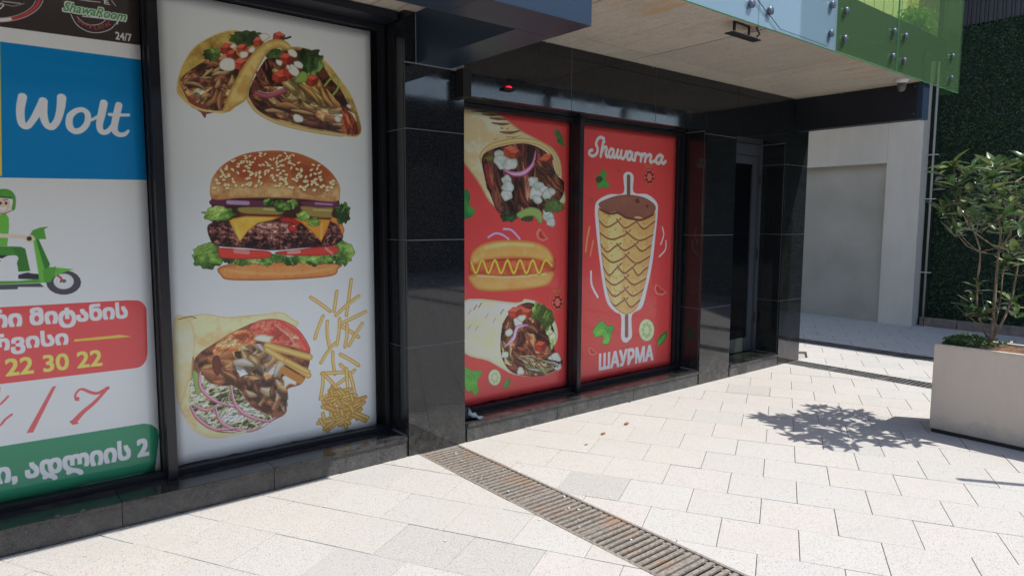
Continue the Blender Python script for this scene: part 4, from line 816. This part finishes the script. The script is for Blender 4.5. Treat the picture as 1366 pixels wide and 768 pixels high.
# windows
def window(x0, x1, zb, zt, mull, yp=4.058):
    w = MB(); w.box(x0, x1, 3.985, 4.056, zb, zb+.032); w.box(x0, x1, 4.0, 4.056, zt-.035, zt)
    w.box(x0, x0+.03, 4.0, 4.056, zb+.033, zt-.036); w.box(x1-.03, x1, 4.0, 4.056, zb+.033, zt-.036); fr = w.build('window', M['frame'], B, bevel=.0015)
    for a, b, y0 in mull:
        MB().box(a, b, y0, 4.055 if y0 < 3.95 else 4.054, zb-.0+.002, zt-.002).build('mullion', M['frame'], fr, bevel=.002)
    MB().box(x0+.01, x1-.01, yp, yp+.01, zb+.01, zt-.01).build('pane', M['pane'], fr); return fr
window(-3, 2.195, .137, 2.80, [(.802, .850, 3.93), (.792, .862, 4.0), (-1.1, -1.04, 3.93)])
window(2.68, 5.375, .133, 2.384, [(3.908, 3.952, 3.93), (3.90, 3.965, 4.0), (5.305, 5.345, 4.02)])
MB().box(-3, 2.195, 3.90, 4.05, 2.802, 2.85).box(-3, 2.195, 3.83, 3.899, 2.80, 2.845).build('window_header', M['navydark'], B)
# door
d = MB(); DX0, DX1, DY, DZ = 5.93, 6.775, 4.08, .124
d.box(DX0-.03, DX0+.02, DY-.02, DY+.05, DZ, 2.376); d.box(DX1, DX1+.045, DY-.03, DY+.05, DZ, 2.376); d.box(DX0+.021, DX1-.001, DY-.02, DY+.05, 2.26, 2.376)
door = d.build('door', M['frame_grey'], B, bevel=.002)
l = MB(); l.box(DX0+.023, DX0+.10, DY, DY+.04, DZ+.01, 2.255); l.box(DX1-.09, DX1-.004, DY, DY+.04, DZ+.01, 2.255); l.box(DX0+.101, DX1-.091, DY+.001, DY+.039, DZ+.01, DZ+.16); l.box(DX0+.101, DX1-.091, DY+.001, DY+.039, 2.17, 2.254)
l.build('door_leaf', M['frame_grey'], door, bevel=.0015)
MB().box(DX0+.102, DX1-.092, DY+.015, DY+.021, DZ+.161, 2.169).build('door_pane', M['pane'], door)
MB().tube([(DX0+.062, DY, 1.18), (DX0+.062, DY-.045, 1.20), (DX0+.062, DY-.05, 1.3), (DX0+.062, DY-.045, 1.40), (DX0+.062, DY, 1.42)], .009, 8).build('handle', M['steel'], door, smooth=True)
MB().box(DX0+.035, DX0+.09, DY-.004, DY-.0005, 1.02, 1.12).build('lock_plate', M['steel'], door)
for z in (.45, 1.15, 1.95): MB().lathe((DX1-.002, DY-.034, z), [(.008, 0), (.008, .11)], 10).build('hinge', M['frame'], door)
# concrete deck above
DK = 2.85
MB().box(-6, 7.10, 2.565, 9, DK+.012, 3.298).box(7.10, 7.52, 2.565, 9, 3.125, 3.298).build('deck_slab', M['navydark'], B)
xs = [-6, -2, 1.2, 3.02, 4.30, 5.555, 7.10]
for a, b in zip(xs[:-1], xs[1:]):
    MB().box(a+.004, b-.004, 2.566, 3.535, DK+R.uniform(-.0015, .0015), DK+.0115).build('soffit_panel', M['soffit'], B)
    MB().box(a+.004, b-.004, 3.543, 4.3, DK+.0022+R.uniform(-.001, .001), DK+.0115).build('soffit_panel', M['soffit'], B)
# navy cladding: cross beam off the pillar, long fascia box, small dark beam at the far end
nv = MB().box(2.295, 2.555, 2.795, 3.779, 2.54, 2.8495).build('cross_beam', M['navy'], B, bevel=.0015)
MB().box(-6, 1.858, 2.505, 2.79, 2.54, 3.62).build('fascia', M['navy'], B, bevel=.0015)
MB().box(1.861, 2.56, 2.505, 2.794, 2.541, 3.62).build('fascia', M['navy'], B, bevel=.0015)
MB().box(6.975, 7.10, 2.60, 3.778, 2.515, 2.8485).build('end_beam', M['navydark'], B, bevel=.0015)
MB().box(6.965, 7.112, 2.546, 2.598, 2.51, 3.12).build('end_beam_cap', M['navy'], B, bevel=.0015)
for x, y, z in ((6.973, 2.62, 2.56), (6.973, 2.62, 2.81), (6.973, 3.3, 2.835)):
    MB().lathe((x, y, z), [(.004, 0), (.004, .004)], 8).build('screw', M['screw'], B)
for x in (3.4, 4.6): MB().lathe((x, FY-.001, 2.842), [(.004, 0), (.004, .006)], 8).build('screw', M['screw'], B)
# upper storey behind the glass
MB().box(-6, 7.26, 3.9, 9, 3.30, 6.6).build('upper_wall', M['render'], B)
# ---------------------------------------------------------------- window films
def poster(name, label, fn, x0, x1, z0, z1, base, res=620):
    im = film(name, fn, x0, x1, z0, z1, res, base)
    m = mat('print_'+name, rough=.32, spec=.4, Coat_Weight=.35, Coat_Roughness=.02); n = N(m)
    t = n.t.nodes.new('ShaderNodeTexImage'); t.image = im; t.interpolation = 'Cubic'
    uv = n.t.nodes.new('ShaderNodeUVMap'); uv.uv_map = 'print'; n.link(uv.outputs[0], t.inputs[0])
    w = n.sep(n.pos())[0]; st = n.t.nodes.new('ShaderNodeTexWave'); st.inputs['Scale'].default_value = 42; st.bands_direction = 'X'; n.link(n.geo.outputs['Position'], st.inputs[0])
    n.col(n.mix(n.ramp(st.outputs['Fac'], [(0, .05), (1, 0.)]), t.outputs[0], 0., 'MIX'))
    n.bump(n.math('ADD', n.noise(n.pos(), 1.3, 2), n.math('MULTIPLY', n.noise(n.pos(1.5, 1, .8), 9, 2), .12)), .5, .012)
    nx, nz = 24, 40; V_, F_ = [], []; yy = 4.05
    for j in range(nz+1):
        for i in range(nx+1):
            u, v = i/nx, j/nz; e = .0015*math.sin(u*9+v*3)+(.004 if j == 0 and i % 5 < 2 else 0)
            V_.append((x0+u*(x1-x0), yy-.003-e*.5, z0+v*(z1-z0)+(R.uniform(-.003, .006) if j == 0 else 0)))
    for j in range(nz):
        for i in range(nx): a = j*(nx+1)+i; F_.append((a, a+1, a+nx+2, a+nx+1))
    me = bpy.data.meshes.new(name); me.from_pydata(V_, [], F_); uvl = me.uv_layers.new(name='print')
    for lp in me.loops: vi = lp.vertex_index; uvl.data[lp.index].uv = ((vi % (nx+1))/nx, (vi//(nx+1))/nz)
    me.materials.append(m); me.polygons.foreach_set('use_smooth', [True]*len(me.polygons))
    o = bpy.data.objects.new('window_poster', me); C.objects.link(o); so = o.modifiers.new('thickness', 'SOLIDIFY'); so.thickness = .0008; so.offset = 0
    tag(o, label, 'poster', 'printed films on the shop windows'); return o
GAIN[0] = 1.85
poster('delivery', 'white poster with blue Wolt panel, green scooter rider, red and green Georgian lettering', poster_delivery, -.6, .786, .165, 2.75, (180, 184, 180))
poster('white_food', 'tall white poster printed with tacos, a burger, a wrap and fries', poster_white, .868, 2.115, .168, 2.757, (178, 184, 180))
poster('red_food', 'red poster printed with two wraps and a hot dog', redposter1, 2.70, 3.898, .168, 2.352, (206, 56, 54))
poster('kebab', 'red Shawarma poster with a drawn kebab spit, beside the doorway pillar', redposter2, 3.97, 5.30, .166, 2.352, (206, 56, 54))
# ---------------------------------------------------------------- small fittings
t = thing('red_reflection', 'small glowing stand-in for a red reflection in the granite lintel above the wraps poster', 'reflection', (3.03, FY, 2.475))  # no real lamp: bracket and lens are added to show a red reflection
MB().box(2.985, 3.075, FY-.03, FY-.001, 2.455, 2.475).build('bracket', M['black'], t); MB().lathe((3.03, FY-.018, 2.476), [(.024, 0), (.022, .006), (.012, .012), (.003, .014)], 16).build('lens', M['red_glow'], t, smooth=True)
t = thing('flood_lamp', 'black flood lamp on a bracket under the concrete soffit', 'lamp', (4.1, 2.62, 2.85))
b = MB(); b.box(3.96, 4.30, 2.60, 2.665, 2.776, 2.783).box(3.985, 4.275, 2.61, 2.66, 2.783, 2.790); b.build('lamp_housing', M['black'], t, bevel=.003)
MB().box(3.975, 3.992, 2.60, 2.612, 2.791, 2.848).box(4.15, 4.162, 2.60, 2.612, 2.791, 2.848).box(3.9925, 4.1495, 2.60, 2.612, 2.841, 2.849).build('bracket', M['black'], t)
MB().tube([(4.24, 2.60, 2.79), (4.25, 2.585, 2.81), (4.215, 2.58, 2.825), (4.22, 2.59, 2.848)], .006, 6).build('cable', M['black'], t, smooth=True)
t = thing('security_camera', 'white dome camera under the soffit at the end of the glass balcony', 'camera', (6.72, 2.64, 2.85))
MB().lathe((6.72, 2.64, 2.72), [(.062, .13), (.062, .115), (.045, .10), (.036, .09)], 20).build('mount', M['white'], t, smooth=True)
MB().lathe((6.72, 2.64, 2.735), [(.006, .0), (.022, .006), (.033, .022), (.038, .045), (.038, .075)], 20).build('dome', mat('smoked_dome', (.10, .095, .09), .1), t, smooth=True)
# ---------------------------------------------------------------- glass balcony
GY = 2.535
t = thing('glass_balustrade', 'tinted glass balcony guard, pale blue panels then green, on round steel fixings', 'balustrade', (5, GY, DK))
def gp(x0, x1, m):
    o = MB().box(x0+.004, x1-.004, GY-.007, GY+.007, DK-.012, 3.96).build('glass_panel', M[m], t)
    return MB().box(x0+.004, x1-.004, GY-.0072, GY+.0072, DK-.0145, DK-.0125).box(x0+.001, x0+.0035, GY-.007, GY+.007, DK-.014, 3.96).build('glass_edge', M['glass_edge'], o)
for x0, x1, m in ((2.57, 3.07, 'blue_glass'), (3.07, 4.14, 'blue_glass'), (4.14, 5.205, 'blue_glass'), (5.205, 6.31, 'green_glass'), (6.31, 7.80, 'green_glass')): gp(x0, x1, m)
MB().box(7.786, 7.80, GY+.012, 2.70, DK-.012, 3.96).build('glass_panel', M['green_glass'], t)
for x in (2.97, 3.18, 4.03, 4.255, 5.10, 5.325, 6.195, 6.43, 7.545):
    for z in (2.945, 3.15): MB().lathe((x, GY-.008, z), [(.012, 0), (.024, .004), (.027, .010), (.027, .020), (.025, .024), (.006, .025)], 20, 'y').build('fixing', M['steel'], t, smooth=True)
o = MB().tube([(3.4+.55*i/6*3.0*.6, GY-.02, 3.30-.45*(i/6)) for i in range(7)]+[(5.05, GY-.02, 2.845)], .0025, 5).build('cable', M['rubber']); tag(o, 'thin dark strand standing in for a cable reflected in the blue glass panel', 'cable')  # solid strand added to draw a cable's reflection in the glass
# ---------------------------------------------------------------- far side: cream wall, hedge panel, cladding
t = thing('cream_wall', 'cream rendered wall with a tall shallow niche, closing the passage', 'wall', (11.2, 5, 0))
MB().box(11.05, 11.30, 4.005, 4.49, -.02, 3.6).box(11.05, 11.30, 4.49, 7.2, 2.455, 3.6).box(11.05, 11.30, 7.2, 9, -.02, 3.6).build('wall_face', M['render'], t, bevel=.006)
MB().box(11.17, 11.29, 4.491, 7.199, -.02, 2.454).build('niche', M['niche'], t)
MB().box(10.35, 12.4, 4.004, 9, 3.601, 6.6).build('upper_boards_core', M['niche'], t)
bo = None
for i in range(15):
    MB().box(10.39+.1*i-.04, 10.47+.1*i+.008-.04, 3.985, 4.003, 3.61, 6.6).build('wall_board', M['boards'], t)
t = thing('drain_pipe', 'pale rainwater pipe running up beside the hedge wall', 'pipe', (11.26, 3.93, 0))
MB().tube([(11.27, 3.93, .0), (11.27, 3.93, 3.9)], .016, 10).build('pipe', M['niche'], t, smooth=True)
for z in (.8, 1.9, 2.55): MB().box(11.245, 11.30, 3.86, 4.0, z, z+.012).build('pipe_clip', M['white'], t)
HY0, HY1, HZ = -1.1, 3.90, 4.34
t = thing('hedge_wall', 'tall dark green artificial hedge panel behind the planter', 'hedge', (11.4, 1, 0))
MB().box(11.36, 11.46, HY0, HY1, .13, HZ).build('backing', M['hedgeback'], t)
rr = np.random.RandomState(5)
def leafcloud(n, pos, size, mat_, name, parent, droop=.5, nrm=None, asp=.5):
    """n small folded leaves joined in one mesh: pos (n,3) centres"""
    a = rr.randn(n, 3); a /= np.linalg.norm(a, axis=1)[:, None]
    if nrm is not None: a = a+np.array(nrm)*.9; a /= np.linalg.norm(a, axis=1)[:, None]
    b = rr.randn(n, 3); b -= a*(a*b).sum(1)[:, None]; b /= np.linalg.norm(b, axis=1)[:, None]; c = np.cross(a, b)
    s = size*(.6+.8*rr.rand(n))[:, None]
    P_ = np.stack([pos-b*s*.5, pos+c*s*asp*.5-a*s*.08, pos+b*s*.55-a*s*.15, pos-c*s*asp*.5-a*s*.08], 1).reshape(-1, 3)
    me = bpy.data.meshes.new(name); me.vertices.add(n*4); me.vertices.foreach_set('co', P_.ravel()); me.loops.add(n*4); me.loops.foreach_set('vertex_index', np.arange(n*4)); me.polygons.add(n); me.polygons.foreach_set('loop_start', np.arange(n)*4); me.update(calc_edges=True); me.materials.append(mat_)
    o = bpy.data.objects.new(name, me); C.objects.link(o)
    if parent is not None: o.parent = parent; o.location = -parent.location
    return o
n_ = 62000
yy = HY0+(HY1-HY0)*rr.rand(n_)**.75; zz = .13+(HZ-.10)*rr.rand(n_)
lump = NOISE[(zz*70).astype(int) % 512, (yy*70).astype(int) % 512]*.012
tag(leafcloud(n_, np.stack([11.345-np.abs(rr.randn(n_))*.02-np.clip(lump, -.02, .03), yy, zz], 1), .032, M['hedge'], 'foliage', t, nrm=(-1, 0, .2)), kind='stuff')
t = thing('metal_cladding', 'dark grey ribbed metal cladding above the hedge', 'cladding', (11.4, 0, HZ))
cp = None
for i in range(48):
    y1_ = 3.90-i*.104
    if cp is None:
        b = MB().box(11.36, 11.40, -.050, .047, HZ+.02, 8.4).box(11.335, 11.36, -.012, .016, HZ+.02, 8.4); cp = b.build('cladding_panel', M['clad'], t); o = cp
        o.location[1] += y1_-.05
    else:
        o = bpy.data.objects.new('cladding_panel', cp.data); C.objects.link(o); o.parent = t; o.location = cp.location; o.location[1] += -(i*.104)
MB().box(11.41, 11.9, HY0, 3.9, .1, 8.4).box(11.305, 11.9, 3.9005, 9, 0, 8.4).build('wall_core', M['hedgeback'], t)
k = MB(); y = -1.1
kk = bpy.data.objects.new('kerb', None); C.objects.link(kk); tag(kk, kind='structure')
while y < 3.95:
    l_ = R.uniform(.42, .55); MB().box(11.20+R.uniform(-.006, .006), 11.355, y+.004, min(y+l_, 3.96)-.004, -.02, .128+R.uniform(-.006, .006)).build('kerb_stone', M['kerb'], kk, bevel=.01); y += l_
# ---------------------------------------------------------------- planter and shrub
PX0, PX1, PY0, PY1, PZ = 5.53, 5.99, .35, 1.84, .665
t = thing('planter_box', 'long cream planter box on a black plinth, at the right edge', 'planter', ((PX0+PX1)/2, 1.1, 0))
w = MB(); w.box(PX0, PX0+.03, PY0, PY1, .03, PZ); w.box(PX1-.03, PX1, PY0, PY1, .03, PZ); w.box(PX0+.0301, PX1-.0301, PY1-.03, PY1-.0002, .03, PZ-.0003); w.box(PX0+.0301, PX1-.0301, PY0+.0002, PY0+.03, .03, PZ-.0003)
w.build('box', M['planter'], t, bevel=.005); MB().box(PX0+.012, PX1-.012, PY0+.012, PY1-.012, -.01, .029).build('plinth', M['black'], t)
nx, ny = 14, 44; V_, F_ = [], []
for j in range(ny+1):
    for i in range(nx+1):
        x = PX0+.03+(PX1-PX0-.06)*i/nx; y = PY0+.03+(PY1-PY0-.06)*j/ny; V_.append((x, y, .648+.014*NOISE[int(x*90) % 512, int(y*90) % 512]))
for j in range(ny):
    for i in range(nx): a = j*(nx+1)+i; F_.append((a, a+1, a+nx+2, a+nx+1))
b = MB(); b.v, b.f = V_, F_; b.build('soil', M['soil'], t, smooth=True)
n_ = 1500; q = np.stack([PX0+.05+(PX1-PX0-.1)*rr.rand(n_), 1.80-np.abs(rr.randn(n_))*.11, .672+.035*rr.rand(n_)**2], 1); q[:, 2] -= .02*np.clip((1.55-q[:, 1])*3, 0, 1)
o = leafcloud(n_, q, .03, M['cover'], 'ground_cover', None, nrm=(0, 0, 1)); tag(o, 'low leafy ground cover at the corner of the planter', 'ground cover', kind='stuff')
# shrub: several stems from one base, whorls of long glossy leaves at the tips
BX, BY, BZ = 5.76, 1.53, .61
sh = thing('shrub', 'multi stemmed shrub with whorls of glossy green leaves in the planter', 'shrub', (BX, BY, BZ))
def at(zx, zy, dx=0.):
    px, py = 1200+zx/2.56, 180+zy/2.56; x = 5.76+dx; v = np.array([(px-683)/FPX, (py-384)/FPX, 1.]) @ AX; t_ = x/v[0]; return Vector((x, v[1]*t_, EYE+v[2]*t_))
stems = [([(312, 700, 0), (318, 640, .0), (325, 560, .02), (332, 470, .05), (338, 400, .06), (345, 330, .05), (330, 240, .02), (320, 150, 0)], .013),
         ([(308, 700, 0), (285, 660, -.03), (265, 590, -.08), (266, 500, -.10), (275, 400, -.12), (250, 320, -.15), (210, 230, -.15), (190, 150, -.16)], .010),
         ([(316, 700, 0), (350, 640, .05), (380, 570, .12), (398, 480, .16), (412, 390, .20), (430, 290, .22), (440, 180, .2)], .010),
         ([(314, 700, 0), (330, 630, .1), (345, 560, .2), (352, 480, .25), (372, 400, .3), (385, 280, .33), (380, 190, .35)], .007),
         ([(306, 690, 0), (262, 640, -.1), (222, 610, -.14), (192, 580, -.16)], .004), ([(275, 400, -.12), (235, 370, -.2), (205, 335, -.26)], .0045),
         ([(340, 390, .06), (300, 365, -.1), (255, 330, -.25), (215, 270, -.35)], .006), ([(412, 390, .2), (455, 330, .1), (500, 250, -.05)], .006),
         ([(398, 480, .16), (450, 470, .1), (500, 440, .05)], .004), ([(338, 400, .06), (380, 330, -.15), (400, 240, -.35), (395, 160, -.42)], .006),
         ([(318, 640, 0), (290, 600, -.08), (283, 540, -.12)], .003), ([(345, 560, .2), (372, 540, .2), (395, 560, .2)], .003)]
for pts, r in stems:
    P_ = [at(*p) for p in pts]; P_ = [Vector(p) for p in curve([tuple(v) for v in P_], False, 4)]
    MB().tube(P_, [r*(1-.7*i/(len(P_)-1)) for i in range(len(P_))], 7).build('stem', M['bark'], sh, smooth=True)
tips = [(185, 100, -.15), (150, 135, -.2), (212, 150, -.1), (240, 122, -.3), (290, 122, 0), (322, 108, -.1), (362, 105, .2), (402, 98, .1), (425, 130, -.2), (168, 165, -.25), (205, 195, -.3), (252, 182, .1), (312, 172, -.3), (352, 168, .3), (392, 190, -.4), (428, 180, .1), (150, 262, -.28), (176, 238, -.2), (215, 262, -.36), (262, 240, .0), (302, 228, .2), (342, 252, -.3), (382, 240, .3), (425, 236, -.2), (188, 330, -.3), (228, 308, -.1), (282, 305, .2), (322, 292, -.4), (362, 318, .1), (404, 300, .3), (378, 385, -.3), (405, 400, .2), (372, 440, .1), (270, 515, -.15), (240, 572, -.15), (292, 618, -.1), (232, 598, -.2), (340, 585, .2), (385, 575, .2), (400, 602, .15), (350, 458, .2), (282, 598, -.1),
        (460, 120, .1), (500, 150, -.1), (540, 190, .1), (470, 200, -.35), (520, 250, 0), (570, 260, -.2), (480, 300, .3), (530, 330, -.2), (590, 330, .1), (460, 370, -.1), (510, 400, .2), (500, 440, .05), (560, 420, -.1), (620, 300, 0), (440, 90, .2), (480, 80, -.2), (300, 160, .42), (350, 210, .45), (250, 260, .38), (420, 260, .45), (340, 330, .4), (300, 200, -.5), (360, 260, -.55), (270, 300, -.48), (420, 330, -.5), (330, 140, -.45), (220, 220, .3), (455, 450, .1)]
lm = []
for kq in range(3):
    V_, F_ = [], []; L0 = 1.0; ns = 6
    for i in range(ns+1):
        u = i/ns; w_ = .17*math.sin(math.pi*u**.8)**.9 if 0 < i < ns else .006; zc = [-.10, -.22, .04][kq]*u*u
        V_ += [(u*L0, -w_, zc+w_*.45), (u*L0, 0, zc), (u*L0, w_, zc+w_*.45)]
    for i in range(ns): a = i*3; F_ += [(a, a+1, a+4, a+3), (a+1, a+2, a+5, a+4)]
    me = bpy.data.meshes.new('leaf'); me.from_pydata(V_, [], F_); me.materials.append(M['leaf']); me.polygons.foreach_set('use_smooth', [True]*len(F_)); lm.append(me)
leaves = []
R2 = random.Random(4)
for zx, zy, dx in tips:
    if (int(zx)*7+int(zy)) % 11 == 0 and zy < 450: continue
    tip = at(zx, zy, dx); n_l = R2.randint(6, 9) if zy < 450 else R2.randint(4, 7); up = Vector((R2.uniform(-.4, .4), R2.uniform(-.4, .4), 1)).normalized()
    for i in range(n_l):
        a = 2*math.pi*(i/n_l)+R2.uniform(-.3, .3); el = R2.uniform(-.35, .75); d = Vector((math.cos(a)*math.cos(el), math.sin(a)*math.cos(el), math.sin(el)))+up*.25; d.normalize()
        z_ = (Vector((0, 0, 1))-d*d.z+Vector((R2.uniform(-.3, .3), R2.uniform(-.3, .3), 0))); y_ = z_.cross(d).normalized(); z_ = d.cross(y_); s = R2.uniform(.10, .16)*(1 if zy < 450 else .85)
        st = tip+Vector((R2.uniform(-.02, .02), R2.uniform(-.02, .02), R2.uniform(-.05, .03)))
        mt = Matrix((( d.x*s, y_.x*s, z_.x*s, st.x), (d.y*s, y_.y*s, z_.y*s, st.y), (d.z*s, y_.z*s, z_.z*s, st.z), (0, 0, 0, 1)))
        s2 = view(st.x, st.y, st.z); leaves.append((0 if s2[0] < 1366 else 1, st.x-.3*s*100, mt, R2.randrange(3)))
leaves.sort(key=lambda q: q[:2])
inv = Matrix.Translation(-sh.location)
for q in leaves[:290]:
    o = bpy.data.objects.new('leaf', lm[q[3]]); C.objects.link(o); o.parent = sh; o.matrix_local = inv @ q[2]
for grp in range(3):                                   # the rest, in three tones
    b = MB()
    for q in leaves[290+grp::3]:
        n0 = len(b.v); me = lm[q[3]]; b.v += [tuple(q[2] @ v.co) for v in me.vertices]; b.f += [tuple(n0+i for i in p.vertices) for p in me.polygons]
    tag(b.build('foliage', M['leaf'], sh, smooth=True), kind='stuff')
print('leaves', len(leaves))
# twigs joining each whorl to the nearest stem
tw = MB()
stp = [at(*p) for pts, r in stems for p in pts[2:]]
for zx, zy, dx in tips:
    a = at(zx, zy, dx); c = [s for s in stp if s.z < a.z-.03] or stp; b_ = min(c, key=lambda s: (s-a).length); mid = (a+b_)/2+Vector((0, 0, -.03)); tw.tube([b_, mid, a], [.0035, .003, .0022], 5)
tag(tw.build('twigs', M['bark'], sh), kind='stuff')
# ---------------------------------------------------------------- plant on the deck behind the glass
t = thing('terrace_screen', 'pale and tan board screen standing on the balcony behind the green glass', 'screen', (6.4, 2.86, 3.3))
for i_ in range(24):
    x_ = 5.16+i_*.1; MB().box(x_+.002, x_+.098, 2.85+.004*(i_ % 2), 2.875, 3.305, 4.5).build('screen_board', M['boards'] if i_ >= 21 else M['render'], t)
t = thing('deck_plant', 'bright leafy plant standing on the balcony behind the green glass', 'plant', (7.2, 2.74, 3.3))
MB().lathe((7.2, 2.74, 3.30), [(.06, 0), (.08, .08), (.07, .08)], 16).build('pot', M['planter'], t)
n_ = 900; q = rr.randn(n_, 3)*[.10, .05, .055]+[7.2, 2.74, 3.46]; leafcloud(n_, q, .055, M['terrace_leaf'], 'leaves', t, nrm=(.2, -.4, .8)); t.children[-1]['kind'] = 'stuff'
# ---------------------------------------------------------------- bits on the ground and sill
def pebble(x, y, s, m, name, label, cat, flat=.5, rot=0.):
    V_, F_ = [], []; n1, n2 = 10, 6
    for i in range(n2+1):
        ph = math.pi*i/n2
        for j in range(n1):
            a = 2*math.pi*j/n1+rot; r = s*math.sin(ph)*(1+.18*math.sin(2*a+1)+.1*math.sin(3*a)); V_.append((r*math.cos(a)*1.3, r*math.sin(a)*.8, s*flat*(1+math.cos(ph)*(1+.1*math.sin(a*2)))))
    for i in range(n2):
        for j in range(n1): a = i*n1+j; b_ = i*n1+(j+1) % n1; F_.append((a, b_, b_+n1, a+n1))
    b = MB(); b.v, b.f = V_, F_; o = b.build(name, m, smooth=True); o.location = (x, y, 0); tag(o, label, cat); return o
pebble(3.565, 3.305, .017, M['pebble'], 'pebble', 'brown pebble on the paving, nearer the camera of the two', 'pebble', .45)
pebble(3.885, 3.36, .018, M['pebble'], 'pebble', 'brown pebble on the paving, farther of the two, right of the other', 'pebble', .5, 1.)
pebble(3.30, 3.22, .012, M['rag'], 'leaf_scrap', 'small dark scrap of leaf on the paving', 'leaf', .15, .5)
lit = MB()
for i in range(34):
    x, y = (R.uniform(2.27, 2.62), R.uniform(2.0, 3.7)) if i < 16 else (R.uniform(1., 5.), R.uniform(1.6, 3.7)); s_ = R.uniform(.003, .008); a = R.uniform(0, 3)
    lit.prism([(x+s_*math.cos(a+k*1.5)*R.uniform(.6, 1.3), y+s_*math.sin(a+k*1.5)*R.uniform(.6, 1.3)) for k in range(4)], .0012, .0012+s_*.5)
tag(lit.build('grit', M['white']), 'small pale grit and crumbs scattered on the drain and paving', 'grit', kind='stuff')

V_, F_ = [], []
for i in range(9):
    for j in range(9):
        u, v = i/8, j/8; V_.append((2.70+.13*u+.02*math.sin(v*7), 3.80+.07*v, .136+(.10*(1-u)**1.3*(1-.3*v)+.012*math.sin(u*14+v*3)+.008*rr.rand())*math.sin(math.pi*min(v+.15, 1))))
for i in range(8):
    for j in range(8): a = i*9+j; F_.append((a, a+9, a+10, a+1))
b.v, b.f = V_, F_; o = b.build('rag', M['rag'], smooth=True); so_ = o.modifiers.new('thickness', 'SOLIDIFY'); so_.thickness = .002
tag(o, 'crumpled grey blue rag on the sill beside the black pillar', 'rag')
sp = MB().tube([(5.42, .27, 0), (5.42, .27, 2.2)], .026, 10).lathe((5.42, .27, 0), [(.08, 0), (.08, .01), (.03, .02)], 16).build('post', M['frame_grey']); tag(sp, 'slim metal post standing just outside the picture by the planter', 'post')
# ---------------------------------------------------------------- across the passage (seen in the polished stone)
t = thing('opposite_building', 'dark building across the passage, seen in the reflections', 'building', (4, -10, 0))
MB().box(-25, 30, -12, -10, -.02, 5.2).box(-25, 30, -10.2, -10.0, 5.85, 9.0).build('wall', M['opp'], t)
for i in range(12): MB().box(-24+4*i, -23.8+4*i, -10.4, -10.2, 5.201, 5.849).build('column', M['opp'], t)
for i in range(13): MB().box(-23+4*i, -20.4+4*i, -9.995, -9.97, .4, 3.2).build('window', M['pane'], t)
